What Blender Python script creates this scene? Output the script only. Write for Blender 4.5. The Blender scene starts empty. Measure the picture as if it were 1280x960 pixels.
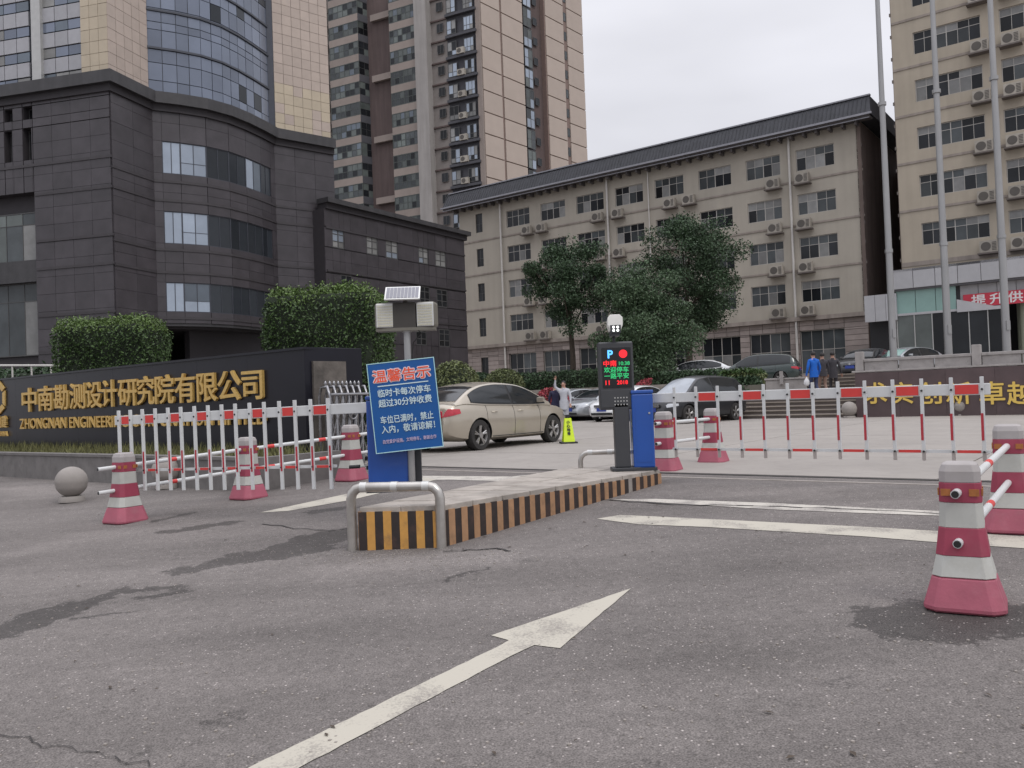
import bpy, bmesh, math, random
from mathutils import Vector, Matrix
random.seed(7)
R = math.radians
scn = bpy.context.scene
col = scn.collection
# ------------------------------------------------------------------ camera
F = 1040.0; ROLL = R(2.1); PITCH = R(1.1); EYE = 1.47
cam = bpy.data.cameras.new('camera'); camo = bpy.data.objects.new('camera', cam); col.objects.link(camo)
cam.sensor_width = 36; cam.lens = F / 1280 * 36; cam.clip_start = .05; cam.clip_end = 3000
camo.location = (0, 0, EYE)
camo.matrix_world = Matrix.Translation((0, 0, EYE)) @ Matrix.Rotation(R(90) + PITCH, 4, 'X') @ Matrix.Rotation(-ROLL, 4, 'Z')
scn.camera = camo
# ------------------------------------------------------------------ sky, sun, exposure
SUN_EL, SUN_AZ = 52, 140      # degrees; azimuth clockwise from +Y
w = bpy.data.worlds.new('World'); scn.world = w; w.use_nodes = True
nt = w.node_tree; nt.nodes.clear(); N = nt.nodes.new; Lk = nt.links.new
out = N('ShaderNodeOutputWorld'); bg = N('ShaderNodeBackground'); bg.inputs['Strength'].default_value = .1
sky = N('ShaderNodeTexSky'); sky.sky_type = 'NISHITA'; sky.sun_disc = False
sky.sun_elevation = R(SUN_EL); sky.sun_rotation = R(SUN_AZ)
tc = N('ShaderNodeTexCoord'); sp = N('ShaderNodeSeparateXYZ'); Lk(tc.outputs['Generated'], sp.inputs[0])
zc = N('ShaderNodeMath'); zc.operation = 'MAXIMUM'; zc.inputs[1].default_value = 0; Lk(sp.outputs['Z'], zc.inputs[0])
z3 = N('ShaderNodeMath'); z3.operation = 'POWER'; z3.inputs[1].default_value = 2.4; Lk(zc.outputs[0], z3.inputs[0])
mr = N('ShaderNodeMath'); mr.operation = 'MULTIPLY_ADD'; mr.inputs[1].default_value = 16.5; mr.inputs[2].default_value = 7.3; Lk(z3.outputs[0], mr.inputs[0])   # overcast: brighter overhead
no = N('ShaderNodeTexNoise'); no.inputs['Scale'].default_value = 1.6; no.inputs['Detail'].default_value = 4; no.inputs['Roughness'].default_value = .5
mp = N('ShaderNodeMapping'); mp.inputs['Scale'].default_value = (1, 1, 3.0); Lk(tc.outputs['Generated'], mp.inputs[0]); Lk(mp.outputs[0], no.inputs['Vector'])
cr = N('ShaderNodeMapRange'); cr.inputs['From Min'].default_value = .3; cr.inputs['From Max'].default_value = .7
cr.inputs['To Min'].default_value = .80; cr.inputs['To Max'].default_value = 1.13; Lk(no.outputs['Fac'], cr.inputs['Value'])
mu = N('ShaderNodeMath'); mu.operation = 'MULTIPLY'; Lk(mr.outputs[0], mu.inputs[0]); Lk(cr.outputs[0], mu.inputs[1])
cc = N('ShaderNodeCombineXYZ')
for i, k in enumerate((.965, .965, 1.03)):
    m_ = N('ShaderNodeMath'); m_.operation = 'MULTIPLY'; m_.inputs[1].default_value = k; Lk(mu.outputs[0], m_.inputs[0]); Lk(m_.outputs[0], cc.inputs[i])
mx = N('ShaderNodeMix'); mx.data_type = 'RGBA'; mx.inputs['Factor'].default_value = .93
Lk(sky.outputs[0], mx.inputs['A']); Lk(cc.outputs[0], mx.inputs['B']); Lk(mx.outputs['Result'], bg.inputs[0]); Lk(bg.outputs[0], out.inputs[0])
sl = bpy.data.lights.new('sun', 'SUN'); sl.energy = .9; sl.angle = R(18); sl.color = (1, .96, .9)
so = bpy.data.objects.new('sun', sl); col.objects.link(so)
sd = Vector((math.sin(R(SUN_AZ)) * math.cos(R(SUN_EL)), math.cos(R(SUN_AZ)) * math.cos(R(SUN_EL)), math.sin(R(SUN_EL))))
so.rotation_euler = sd.to_track_quat('Z', 'Y').to_euler()
scn.view_settings.view_transform = 'Standard'; scn.view_settings.look = 'None'
scn.view_settings.gamma = 1; scn.view_settings.exposure = 0
# ------------------------------------------------------------------ measuring helpers (street frame: e1 along the facades, e2 into the compound)
E1 = (.797, -.604); E2 = (.604, .797); RZ1 = math.atan2(E1[1], E1[0]); RZ2 = math.atan2(E2[1], E2[0])
def ray(px, py):
    u = (px - 640) / F; v = (480 - py) / F
    a = u * math.cos(ROLL) + v * math.sin(ROLL); b = -u * math.sin(ROLL) + v * math.cos(ROLL)
    return (a, math.cos(PITCH) - b * math.sin(PITCH), math.sin(PITCH) + b * math.cos(PITCH))
def gz(x, y):
    d = E2[0] * x + E2[1] * y
    return .435 * min(max((d - 1) / 8, 0), 1)
def G(px, py, dz=0):
    d = ray(px, py); lo, hi = .5, 300
    for _ in range(50):
        m = (lo + hi) / 2
        if EYE + d[2] * m > gz(d[0] * m, d[1] * m) + dz: lo = m
        else: hi = m
    return Vector((d[0] * lo, d[1] * lo, EYE + d[2] * lo))
def atZ(px, py, z):
    d = ray(px, py); t = (z - EYE) / d[2]; return Vector((d[0] * t, d[1] * t, z))
def atY(px, py, y):
    d = ray(px, py); t = y / d[1]; return Vector((d[0] * t, y, EYE + d[2] * t))
def atD(px, py, D):
    d = ray(px, py); t = D / (E2[0] * d[0] + E2[1] * d[1]); return Vector((d[0] * t, d[1] * t, EYE + d[2] * t))
def S(s, D, z=0): return Vector((s * E1[0] + D * E2[0], s * E1[1] + D * E2[1], z))
def sd_(p): return (E1[0] * p[0] + E1[1] * p[1], E2[0] * p[0] + E2[1] * p[1], p[2])
# ------------------------------------------------------------------ materials
MATS = {}
def mk(name, c, rough=.7, metal=0, var=.12, vs=3.0, bump=0, bs=40, orand=0, irand=0, dirt=0, dirtc=(.1, .09, .08), spec=.5, emit=0, streak=0, coat=0, trans=0):
    m = bpy.data.materials.new(name); m.use_nodes = True; t = m.node_tree; n = t.nodes.new; l = t.links.new
    p = t.nodes['Principled BSDF']; p.inputs['Roughness'].default_value = rough; p.inputs['Metallic'].default_value = metal
    p.inputs['Specular IOR Level'].default_value = spec
    if coat: p.inputs['Coat Weight'].default_value = coat; p.inputs['Coat Roughness'].default_value = .06
    if trans: p.inputs['Transmission Weight'].default_value = trans
    geo = n('ShaderNodeNewGeometry'); oi = n('ShaderNodeObjectInfo')
    tcn = n('ShaderNodeTexCoord')
    base = n('ShaderNodeTexNoise'); base.inputs['Scale'].default_value = vs; base.inputs['Detail'].default_value = 6; base.inputs['Roughness'].default_value = .6
    l(geo.outputs['Position'], base.inputs['Vector'])
    val = n('ShaderNodeMapRange'); val.inputs['From Min'].default_value = .25; val.inputs['From Max'].default_value = .75
    val.inputs['To Min'].default_value = 1 - var; val.inputs['To Max'].default_value = 1 + var; l(base.outputs['Fac'], val.inputs['Value'])
    cur = val.outputs[0]
    def mulr(src, amt):
        nonlocal cur
        q = n('ShaderNodeMapRange'); q.inputs['To Min'].default_value = 1 - amt; q.inputs['To Max'].default_value = 1 + amt; l(src, q.inputs['Value'])
        z = n('ShaderNodeMath'); z.operation = 'MULTIPLY'; l(cur, z.inputs[0]); l(q.outputs[0], z.inputs[1]); cur = z.outputs[0]
    if orand: mulr(oi.outputs['Random'], orand)
    if irand: mulr(geo.outputs['Random Per Island'], irand)
    if streak:
        s_ = n('ShaderNodeTexNoise'); s_.inputs['Scale'].default_value = 1; s_.inputs['Detail'].default_value = 5
        mp_ = n('ShaderNodeMapping'); mp_.inputs['Scale'].default_value = (2.2, 2.2, .18); l(geo.outputs['Position'], mp_.inputs[0]); l(mp_.outputs[0], s_.inputs['Vector'])
        q = n('ShaderNodeMapRange'); q.inputs['From Min'].default_value = .35; q.inputs['From Max'].default_value = .65; q.inputs['To Min'].default_value = 1 - streak; q.inputs['To Max'].default_value = 1 + streak * .4
        l(s_.outputs['Fac'], q.inputs['Value']); z = n('ShaderNodeMath'); z.operation = 'MULTIPLY'; l(cur, z.inputs[0]); l(q.outputs[0], z.inputs[1]); cur = z.outputs[0]
    vm = n('ShaderNodeVectorMath'); vm.operation = 'SCALE'; vm.inputs[0].default_value = c; l(cur, vm.inputs['Scale'])
    colr = vm.outputs[0]
    if dirt:
        d_ = n('ShaderNodeTexNoise'); d_.inputs['Scale'].default_value = 5.5; d_.inputs['Detail'].default_value = 8; d_.inputs['Roughness'].default_value = .7; l(geo.outputs['Position'], d_.inputs['Vector'])
        q = n('ShaderNodeMapRange'); q.inputs['From Min'].default_value = .5; q.inputs['From Max'].default_value = .68; q.inputs['To Max'].default_value = dirt; l(d_.outputs['Fac'], q.inputs['Value'])
        k = n('ShaderNodeMix'); k.data_type = 'RGBA'; l(q.outputs[0], k.inputs['Factor']); l(colr, k.inputs['A']); k.inputs['B'].default_value = (*dirtc, 1); colr = k.outputs['Result']
    l(colr, p.inputs['Base Color'])
    if bump:
        b_ = n('ShaderNodeTexNoise'); b_.inputs['Scale'].default_value = bs; b_.inputs['Detail'].default_value = 4; l(geo.outputs['Position'], b_.inputs['Vector'])
        bn = n('ShaderNodeBump'); bn.inputs['Strength'].default_value = bump; bn.inputs['Distance'].default_value = .01; l(b_.outputs['Fac'], bn.inputs['Height']); l(bn.outputs[0], p.inputs['Normal'])
    if emit:
        p.inputs['Emission Color'].default_value = (*c, 1); p.inputs['Emission Strength'].default_value = emit
    MATS[name] = m; return m
def asphalt(name, c, wet=0, stains=(), dust=()):
    m = bpy.data.materials.new(name); m.use_nodes = True; t = m.node_tree; n = t.nodes.new; l = t.links.new
    p = t.nodes['Principled BSDF']; p.inputs['Roughness'].default_value = .5 if wet else .85; p.inputs['Specular IOR Level'].default_value = .4 if wet else .25
    g = n('ShaderNodeNewGeometry')
    def noise(s, d=4, r=.6, vec=None):
        k = n('ShaderNodeTexNoise'); k.inputs['Scale'].default_value = s; k.inputs['Detail'].default_value = d; k.inputs['Roughness'].default_value = r
        l(vec or g.outputs['Position'], k.inputs['Vector']); return k.outputs['Fac']
    def rng(src, a, b, c0, c1):
        k = n('ShaderNodeMapRange'); k.inputs['From Min'].default_value = a; k.inputs['From Max'].default_value = b; k.inputs['To Min'].default_value = c0; k.inputs['To Max'].default_value = c1
        l(src, k.inputs['Value']); return k.outputs[0]
    def mul(a, b):
        k = n('ShaderNodeMath'); k.operation = 'MULTIPLY'; l(a, k.inputs[0]); l(b, k.inputs[1]); return k.outputs[0]
    # wear streaks follow the driving direction
    mp_ = n('ShaderNodeMapping'); mp_.inputs['Rotation'].default_value = (0, 0, -RZ2); mp_.inputs['Scale'].default_value = (.25, 1.1, 1); l(g.outputs['Position'], mp_.inputs[0])
    f = mul(rng(noise(1, 5, .6, mp_.outputs[0]), .3, .7, .78, 1.18), rng(noise(.45, 3), .3, .7, .88, 1.12))
    f = mul(f, rng(noise(120, 2), .3, .7, .52, 1.42))
    f = mul(f, rng(noise(11, 5, .7), .3, .7, .88, 1.12))
    f = mul(f, rng(noise(28, 3), .3, .7, .88, 1.12))
    v = n('ShaderNodeTexVoronoi'); v.inputs['Scale'].default_value = 55; l(g.outputs['Position'], v.inputs['Vector'])
    cs = n('ShaderNodeSeparateColor'); l(v.outputs['Color'], cs.inputs[0])
    sel = rng(cs.outputs[0], .84, .9, 0, 1); near = rng(v.outputs['Distance'], .18, .34, 1, 0)
    fl = mul(mul(sel, near), rng(cs.outputs[1], 0, 1, .3, 2.4))
    def capsules(lst, dist, soft):
        wn = n('ShaderNodeTexNoise'); wn.inputs['Scale'].default_value = 3.6; wn.inputs['Detail'].default_value = 11; wn.inputs['Roughness'].default_value = .76; l(g.outputs['Position'], wn.inputs['Vector'])
        su = n('ShaderNodeVectorMath'); su.operation = 'SUBTRACT'; l(wn.outputs['Color'], su.inputs[0]); su.inputs[1].default_value = (.5, .5, .5)
        sc = n('ShaderNodeVectorMath'); sc.operation = 'MULTIPLY'; l(su.outputs[0], sc.inputs[0]); sc.inputs[1].default_value = (dist, dist, 0)
        ad = n('ShaderNodeVectorMath'); ad.operation = 'ADD'; l(g.outputs['Position'], ad.inputs[0]); l(sc.outputs[0], ad.inputs[1])
        fl_ = n('ShaderNodeVectorMath'); fl_.operation = 'MULTIPLY'; l(ad.outputs[0], fl_.inputs[0]); fl_.inputs[1].default_value = (1, 1, 0); best = None
        for a, b, r0 in lst:
            ab = (b[0] - a[0], b[1] - a[1], 0); L2 = max(ab[0] ** 2 + ab[1] ** 2, 1e-6)
            pa = n('ShaderNodeVectorMath'); pa.operation = 'SUBTRACT'; l(fl_.outputs[0], pa.inputs[0]); pa.inputs[1].default_value = (a[0], a[1], 0)
            dt = n('ShaderNodeVectorMath'); dt.operation = 'DOT_PRODUCT'; l(pa.outputs[0], dt.inputs[0]); dt.inputs[1].default_value = ab
            tt = n('ShaderNodeMath'); tt.operation = 'DIVIDE'; tt.use_clamp = True; l(dt.outputs['Value'], tt.inputs[0]); tt.inputs[1].default_value = L2
            pr = n('ShaderNodeVectorMath'); pr.operation = 'SCALE'; pr.inputs[0].default_value = ab; l(tt.outputs[0], pr.inputs['Scale'])
            df = n('ShaderNodeVectorMath'); df.operation = 'DISTANCE'; l(pa.outputs[0], df.inputs[0]); l(pr.outputs[0], df.inputs[1])
            sb = n('ShaderNodeMath'); sb.operation = 'SUBTRACT'; l(df.outputs['Value'], sb.inputs[0]); sb.inputs[1].default_value = r0; cur = sb.outputs[0]
            if best is None: best = cur
            else: m_ = n('ShaderNodeMath'); m_.operation = 'MINIMUM'; l(best, m_.inputs[0]); l(cur, m_.inputs[1]); best = m_.outputs[0]
        return best, soft
    if stains: bst, sf = capsules(stains, .75, .06); wetm = rng(bst, -.012, .02, .47, 1.0); f = mul(f, wetm); l(rng(bst, -.05, .05, .62, .85), p.inputs['Roughness'])
    if dust: bst, sf = capsules(dust, 1.2, .3); f = mul(f, rng(bst, -.25, .35, 1.28, 1.0))
    add = n('ShaderNodeMath'); add.operation = 'ADD'; l(f, add.inputs[0]); l(fl, add.inputs[1])
    vm = n('ShaderNodeVectorMath'); vm.operation = 'SCALE'; vm.inputs[0].default_value = c; l(add.outputs[0], vm.inputs['Scale']); l(vm.outputs[0], p.inputs['Base Color'])
    bn = n('ShaderNodeBump'); bn.inputs['Strength'].default_value = .25 if wet else .6; bn.inputs['Distance'].default_value = .006; l(noise(110, 3), bn.inputs['Height']); l(bn.outputs[0], p.inputs['Normal'])
    MATS[name] = m; return m
def worn_paint(name, c, under, amount=.5):
    m = bpy.data.materials.new(name); m.use_nodes = True; t = m.node_tree; n = t.nodes.new; l = t.links.new
    p = t.nodes['Principled BSDF']; p.inputs['Roughness'].default_value = .7
    g = n('ShaderNodeNewGeometry')
    a = n('ShaderNodeTexNoise'); a.inputs['Scale'].default_value = 60; a.inputs['Detail'].default_value = 5; a.inputs['Roughness'].default_value = .75; l(g.outputs['Position'], a.inputs['Vector'])
    b = n('ShaderNodeTexNoise'); b.inputs['Scale'].default_value = 3.5; b.inputs['Detail'].default_value = 5; l(g.outputs['Position'], b.inputs['Vector'])
    ad = n('ShaderNodeMath'); ad.operation = 'ADD'; l(a.outputs['Fac'], ad.inputs[0]); l(b.outputs['Fac'], ad.inputs[1])
    q = n('ShaderNodeMapRange'); q.inputs['From Min'].default_value = 1.25 - amount * .5; q.inputs['From Max'].default_value = 1.45 - amount * .5; q.inputs['To Max'].default_value = .75; l(ad.outputs[0], q.inputs['Value'])
    k = n('ShaderNodeMix'); k.data_type = 'RGBA'; l(q.outputs[0], k.inputs['Factor']); k.inputs['A'].default_value = (*c, 1); k.inputs['B'].default_value = (*under, 1); l(k.outputs['Result'], p.inputs['Base Color'])
    MATS[name] = m; return m
ASPH = (.168, .152, .144)
_px = lambda a: tuple(G(*a)[:2])
STAINS = [(_px(a), _px(b), r_ * (1.22 if r_ > .04 else 1)) for a, b, r_ in [((-60, 802), (20, 782), .17), ((20, 782), (75, 762), .16), ((75, 762), (140, 745), .07), ((140, 740), (235, 733), .05), ((90, 776), (160, 764), .03), ((185, 746), (238, 738), .05), ((232, 714), (300, 698), .13), ((300, 698), (385, 686), .2), ((345, 688), (395, 668), .1), ((385, 680), (470, 658), .2),
    ((190, 652), (232, 643), .06), ((215, 664), (285, 654), .10), ((395, 640), (440, 634), .1), ((1075, 782), (1140, 786), .03), ((1140, 775), (1290, 772), .24), ((1185, 795), (1230, 790), .1), ((268, 905), (295, 897), .01), ((258, 903), (285, 890), .012), ((165, 955), (195, 946), .012), ((1040, 853), (1060, 849), .01), ((1072, 858), (1078, 856), .008), ((820, 952), (822, 950), .015), ((525, 857), (527, 855), .02), ((470, 892), (482, 884), .008), ((660, 702), (668, 700), .01), ((560, 726), (600, 712), .03)]]
DUST = [(_px(a), _px(b), r_) for a, b, r_ in [((-40, 700), (120, 672), .15), ((440, 712), (600, 700), .15), ((650, 640), (780, 618), .25), ((20, 612), (80, 616), .3), ((820, 615), (1000, 618), .1)]]
asphalt('asphalt', ASPH, 0, STAINS, DUST); asphalt('asphalt_wet', (.082, .071, .068), 1); asphalt('asphalt_pale', (.235, .21, .20))
mk('earth', (.17, .16, .13), .95, vs=1)
mk('concrete_paving', (.305, .28, .257), .85, var=.12, vs=.8, orand=.04, bump=.3, dirt=.35, dirtc=(.2, .18, .17))
mk('kerb_concrete', (.30, .27, .245), .85, var=.2, vs=6, bump=.4, dirt=.5, dirtc=(.14, .12, .1))
mk('island_top', (.36, .325, .29), .85, var=.22, vs=4, bump=.4, dirt=.55, dirtc=(.2, .17, .14), orand=.12)
mk('stripe_yellow', (.56, .29, .07), .6, var=.14, vs=12, dirt=.6, dirtc=(.16, .1, .06))
mk('stripe_tan', (.36, .205, .11), .65, var=.16, vs=12, dirt=.6, dirtc=(.16, .1, .06))  # duller, browner yellow for the long sides of the kerb
mk('stripe_black', (.028, .02, .018), .6, var=.2, vs=12, dirt=.4, dirtc=(.12, .06, .045))
worn_paint('road_paint', (.46, .43, .365), (.20, .18, .165), .46)
worn_paint('road_paint_old', (.50, .47, .42), (.2, .18, .17), .62)
mk('slot_dark', (.03, .027, .026), .7)
mk('granite', (.053, .047, .053), .42, var=.25, vs=1.4, orand=.12, spec=.5)
mk('granite_backing', (.034, .030, .034), .7)
mk('granite_cornice', (.045, .043, .046), .5, var=.2, streak=.2)
mk('granite_ledge', (.044, .039, .043), .55, var=.2)
mk('beige_stone', (.44, .365, .315), .5, var=.07, vs=2, orand=.06)
mk('beige_yellow', (.47, .40, .30), .5, var=.07, vs=2, orand=.06)
mk('beige_joint', (.19, .15, .125), .8)
mk('curtain_glass', (.165, .19, .245), .12, metal=.35, var=.12, vs=.6, orand=.2, spec=.8)
mk('curtain_glass_dark', (.03, .035, .042), .16, var=.1, orand=.3, spec=.35)
mk('spandrel', (.35, .35, .37), .4, var=.08, orand=.07)
mk('mullion', (.06, .065, .08), .4, metal=.3)
mk('steel_pale', (.45, .45, .44), .4, metal=.3, var=.1)
mk('wall_buff', (.40, .365, .31), .9, var=.07, vs=.5, bump=.15, streak=.05)
mk('wall_buff_warm', (.405, .355, .285), .9, var=.08, vs=.5, bump=.15, streak=.06)
mk('wall_band', (.30, .26, .23), .9, var=.14, vs=1, streak=.2)
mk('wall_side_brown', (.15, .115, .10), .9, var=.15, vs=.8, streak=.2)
mk('ground_stone', (.30, .255, .235), .8, var=.16, vs=2, orand=.2, bump=.2)
mk('ground_joint', (.14, .12, .11), .9)
mk('roof_dark', (.042, .044, .052), .75, var=.18, vs=2, streak=.15)
mk('gutter', (.28, .28, .31), .5, metal=.2)
mk('eave', (.10, .09, .09), .8)
mk('win_frame', (.46, .44, .41), .5, var=.08)
mk('win_frame_dark', (.07, .07, .07), .5)
mk('win_frame_green', (.05, .06, .055), .5)
mk('glass_dark', (.016, .018, .021), .14, var=.3, vs=.7, orand=.5, spec=.32)
mk('glass_mid', (.06, .068, .072), .15, var=.3, vs=.9, orand=.45, spec=.4)
mk('glass_curtain', (.22, .22, .215), .3, var=.25, vs=1.4, orand=.3)
mk('glass_blue', (.11, .135, .165), .1, var=.2, vs=.9, orand=.3, metal=.2, spec=.8)
mk('glass_sky', (.33, .38, .45), .1, var=.12, vs=.9, orand=.15, metal=.35, spec=.8)  # bright sky reflection put into the pane colour
mk('glass_green', (.095, .11, .105), .12, var=.25, vs=.9, orand=.5, spec=.6)
mk('glass_teal', (.24, .38, .35), .25, var=.08, vs=1, orand=.05)
mk('lamp_white', (.9, .9, .85), .5, emit=1.3)
mk('ac_body', (.35, .32, .275), .6, var=.15, vs=6, orand=.12)
mk('ac_fan', (.09, .08, .07), .6)
mk('ac_bracket', (.13, .11, .1), .7)
mk('pipe_white', (.55, .53, .5), .5, var=.1)
mk('pole_grey', (.34, .34, .34), .35, metal=.5, var=.1, vs=1)
mk('canopy_panel', (.40, .40, .415), .35, var=.06, orand=.07)
mk('canopy_joint', (.12, .12, .13), .6)
mk('banner_red', (.55, .04, .07), .6, var=.08)
mk('white_print', (.75, .72, .72), .6, var=.05)
mk('column_green', (.30, .32, .24), .5, var=.15, vs=1)
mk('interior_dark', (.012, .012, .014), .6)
mk('tower_pink', (.275, .23, .205), .85, var=.1, vs=.6, orand=.05)
mk('tower_beige', (.43, .36, .31), .8, var=.05, vs=.6, orand=.035)
mk('tower_joint', (.21, .15, .13), .85)
mk('tower_brown', (.11, .08, .075), .85, var=.12, vs=.4, streak=.15)
mk('tower_concrete', (.33, .31, .295), .85, var=.08, vs=.5, streak=.12)
mk('tower_grey', (.24, .215, .20), .85, var=.1, vs=.5)
mk('tower_dark', (.07, .07, .08), .8, var=.15, vs=.5)
mk('sign_black', (.012, .012, .018), .3, var=.2, vs=1, spec=.25)
mk('gold', (.62, .41, .13), .45, metal=.25, var=.15, vs=20)
mk('gold_bright', (.74, .52, .12), .4, metal=.15, var=.1, vs=20)
mk('maroon_stone', (.085, .058, .06), .5, var=.2, vs=2, orand=.1)
mk('bed_kerb', (.17, .16, .155), .85, var=.2, vs=4, dirt=.4, dirtc=(.08, .075, .07))
mk('rail_stone', (.33, .31, .30), .85, var=.15, vs=3, dirt=.3, bump=.3)
mk('stair_stone', (.27, .235, .20), .85, var=.15, vs=3, orand=.08)
mk('riser_stone', (.12, .10, .09), .85, var=.15, vs=3)
mk('plaque', (.12, .105, .092), .7, var=.6, vs=2.5, bump=1, bs=14)
mk('sphere_stone', (.30, .275, .255), .85, var=.1, vs=4, bump=.6, bs=150)
mk('bark', (.075, .058, .045), .95, var=.3, vs=10, bump=.6)
mk('leaf_dark', (.036, .068, .03), .65, var=.25, vs=1.2, irand=.5)
mk('leaf_mid', (.062, .104, .05), .65, var=.25, vs=1.2, irand=.45)
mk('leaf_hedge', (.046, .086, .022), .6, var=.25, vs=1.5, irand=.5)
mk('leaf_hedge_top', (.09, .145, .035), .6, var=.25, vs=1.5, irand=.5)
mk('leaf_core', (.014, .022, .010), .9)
mk('leaf_olive', (.10, .12, .045), .7, var=.25, vs=1.5, irand=.5)
mk('leaf_red', (.30, .045, .06), .65, var=.25, vs=3, irand=.45)
mk('grass', (.13, .13, .05), .8, var=.3, vs=1.5, irand=.5)
mk('lawn', (.075, .095, .035), .9, var=.3, vs=2)
mk('boom_white', (.60, .61, .61), .35, var=.05, vs=5, dirt=.14, dirtc=(.35, .33, .3))
mk('boom_grey', (.47, .47, .48), .4, var=.05, vs=5)
mk('slat_steel', (.42, .38, .36), .35, metal=.4)
mk('boom_red', (.62, .05, .045), .4, var=.08, vs=8)
mk('slat_red', (.42, .03, .045), .45, var=.08, vs=8)
mk('bolt_black', (.02, .02, .02), .5)
mk('rubber_cone_red', (.36, .09, .13), .6, var=.14, vs=5, dirt=.3, dirtc=(.36, .17, .19), bump=.15)
mk('cone_red_dark', (.29, .04, .075), .55, var=.12, vs=6, dirt=.25, dirtc=(.3, .12, .13))
mk('cone_white', (.45, .45, .42), .6, var=.1, vs=6, dirt=.45, dirtc=(.36, .35, .31))
mk('cone_cap', (.36, .335, .33), .7, var=.1, vs=6, dirt=.3, dirtc=(.3, .27, .25))
mk('amber', (.36, .13, .035), .4, var=.2, vs=40)
mk('blue_paint', (.012, .075, .34), .35, var=.07, vs=3, coat=.3)
mk('sign_blue', (.004, .085, .30), .35, var=.05, vs=2)
mk('sign_edge', (.42, .66, .68), .4)
mk('print_red', (.80, .09, .03), .5)
mk('print_orange', (.85, .30, .04), .5)
mk('print_pale', (.55, .68, .72), .5)
mk('print_white', (.72, .62, .66), .5)
mk('print_pink', (.55, .45, .62), .5)
mk('dark_plastic', (.04, .042, .047), .45, var=.1)
mk('kiosk_grey', (.048, .05, .055), .4, var=.1)
mk('screen_black', (.006, .006, .008), .15)
mk('led_red', (1, .02, .03), .5, emit=.75); mk('led_green', (.03, .55, .18), .5, emit=.5); mk('led_blue', (.10, .45, 1), .5, emit=1.2)
mk('led_white', (.9, .95, .9), .5, emit=1.6)
mk('housing', (.16, .15, .125), .5, var=.1)
mk('housing_dark', (.05, .045, .04), .6)
mk('lens_cell', (.55, .53, .42), .3, var=.15, vs=50)
mk('solar_cell', (.16, .16, .19), .15, var=.1, spec=.8)
mk('alu', (.62, .62, .6), .35, metal=.4)
mk('galvanised', (.50, .48, .45), .28, metal=.75, var=.15, vs=8, dirt=.3, dirtc=(.25, .21, .17))
mk('camera_white', (.78, .78, .74), .4)
mk('car_beige', (.44, .395, .325), .28, metal=.45, var=.03, coat=.7)
mk('car_silver', (.36, .38, .40), .3, metal=.5, var=.03, coat=.7)
mk('car_white', (.72, .73, .74), .3, var=.03, coat=.7)
mk('car_black', (.014, .015, .018), .35, var=.05, coat=.3)
mk('car_green', (.02, .035, .033), .25, var=.05, coat=.8)
mk('car_glass', (.014, .017, .02), .07, var=.1, spec=.5)
mk('screen_reflection', (.30, .33, .37), .1, var=.25, vs=2, spec=.8)  # pale reflection on the windscreen, put into its colour
mk('tyre', (.03, .028, .027), .85, var=.15, vs=8)
mk('rim', (.42, .41, .40), .3, metal=.8)
mk('black_trim', (.015, .015, .016), .5)
mk('lamp_red', (.42, .012, .03), .15, coat=.6, var=.3, vs=12)
mk('lamp_clear', (.55, .57, .6), .15, metal=.3, coat=.6)
mk('plate_blue', (.03, .06, .30), .4)
mk('chrome', (.6, .6, .62), .15, metal=.9)
mk('wet_floor_yellow', (.62, .80, .03), .45, var=.06, vs=8)
mk('stainless', (.30, .30, .31), .25, metal=.8, var=.15, vs=6)
mk('skin', (.46, .27, .2), .6); mk('hair', (.015, .012, .011), .6)
mk('cloth_blue', (.01, .12, .52), .85, var=.12, vs=12); mk('cloth_navy', (.022, .022, .055), .85, var=.15, vs=12)
mk('cloth_grey', (.055, .052, .06), .85, var=.15, vs=12); mk('cloth_pale', (.45, .46, .50), .85, var=.12, vs=12)
mk('cloth_tan', (.30, .2, .16), .85, var=.12, vs=12); mk('cloth_jeans', (.05, .06, .12), .85, var=.12, vs=12); mk('shoe', (.02, .02, .02), .6)
mk('plastic_bag', (.72, .72, .74), .4)
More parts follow.
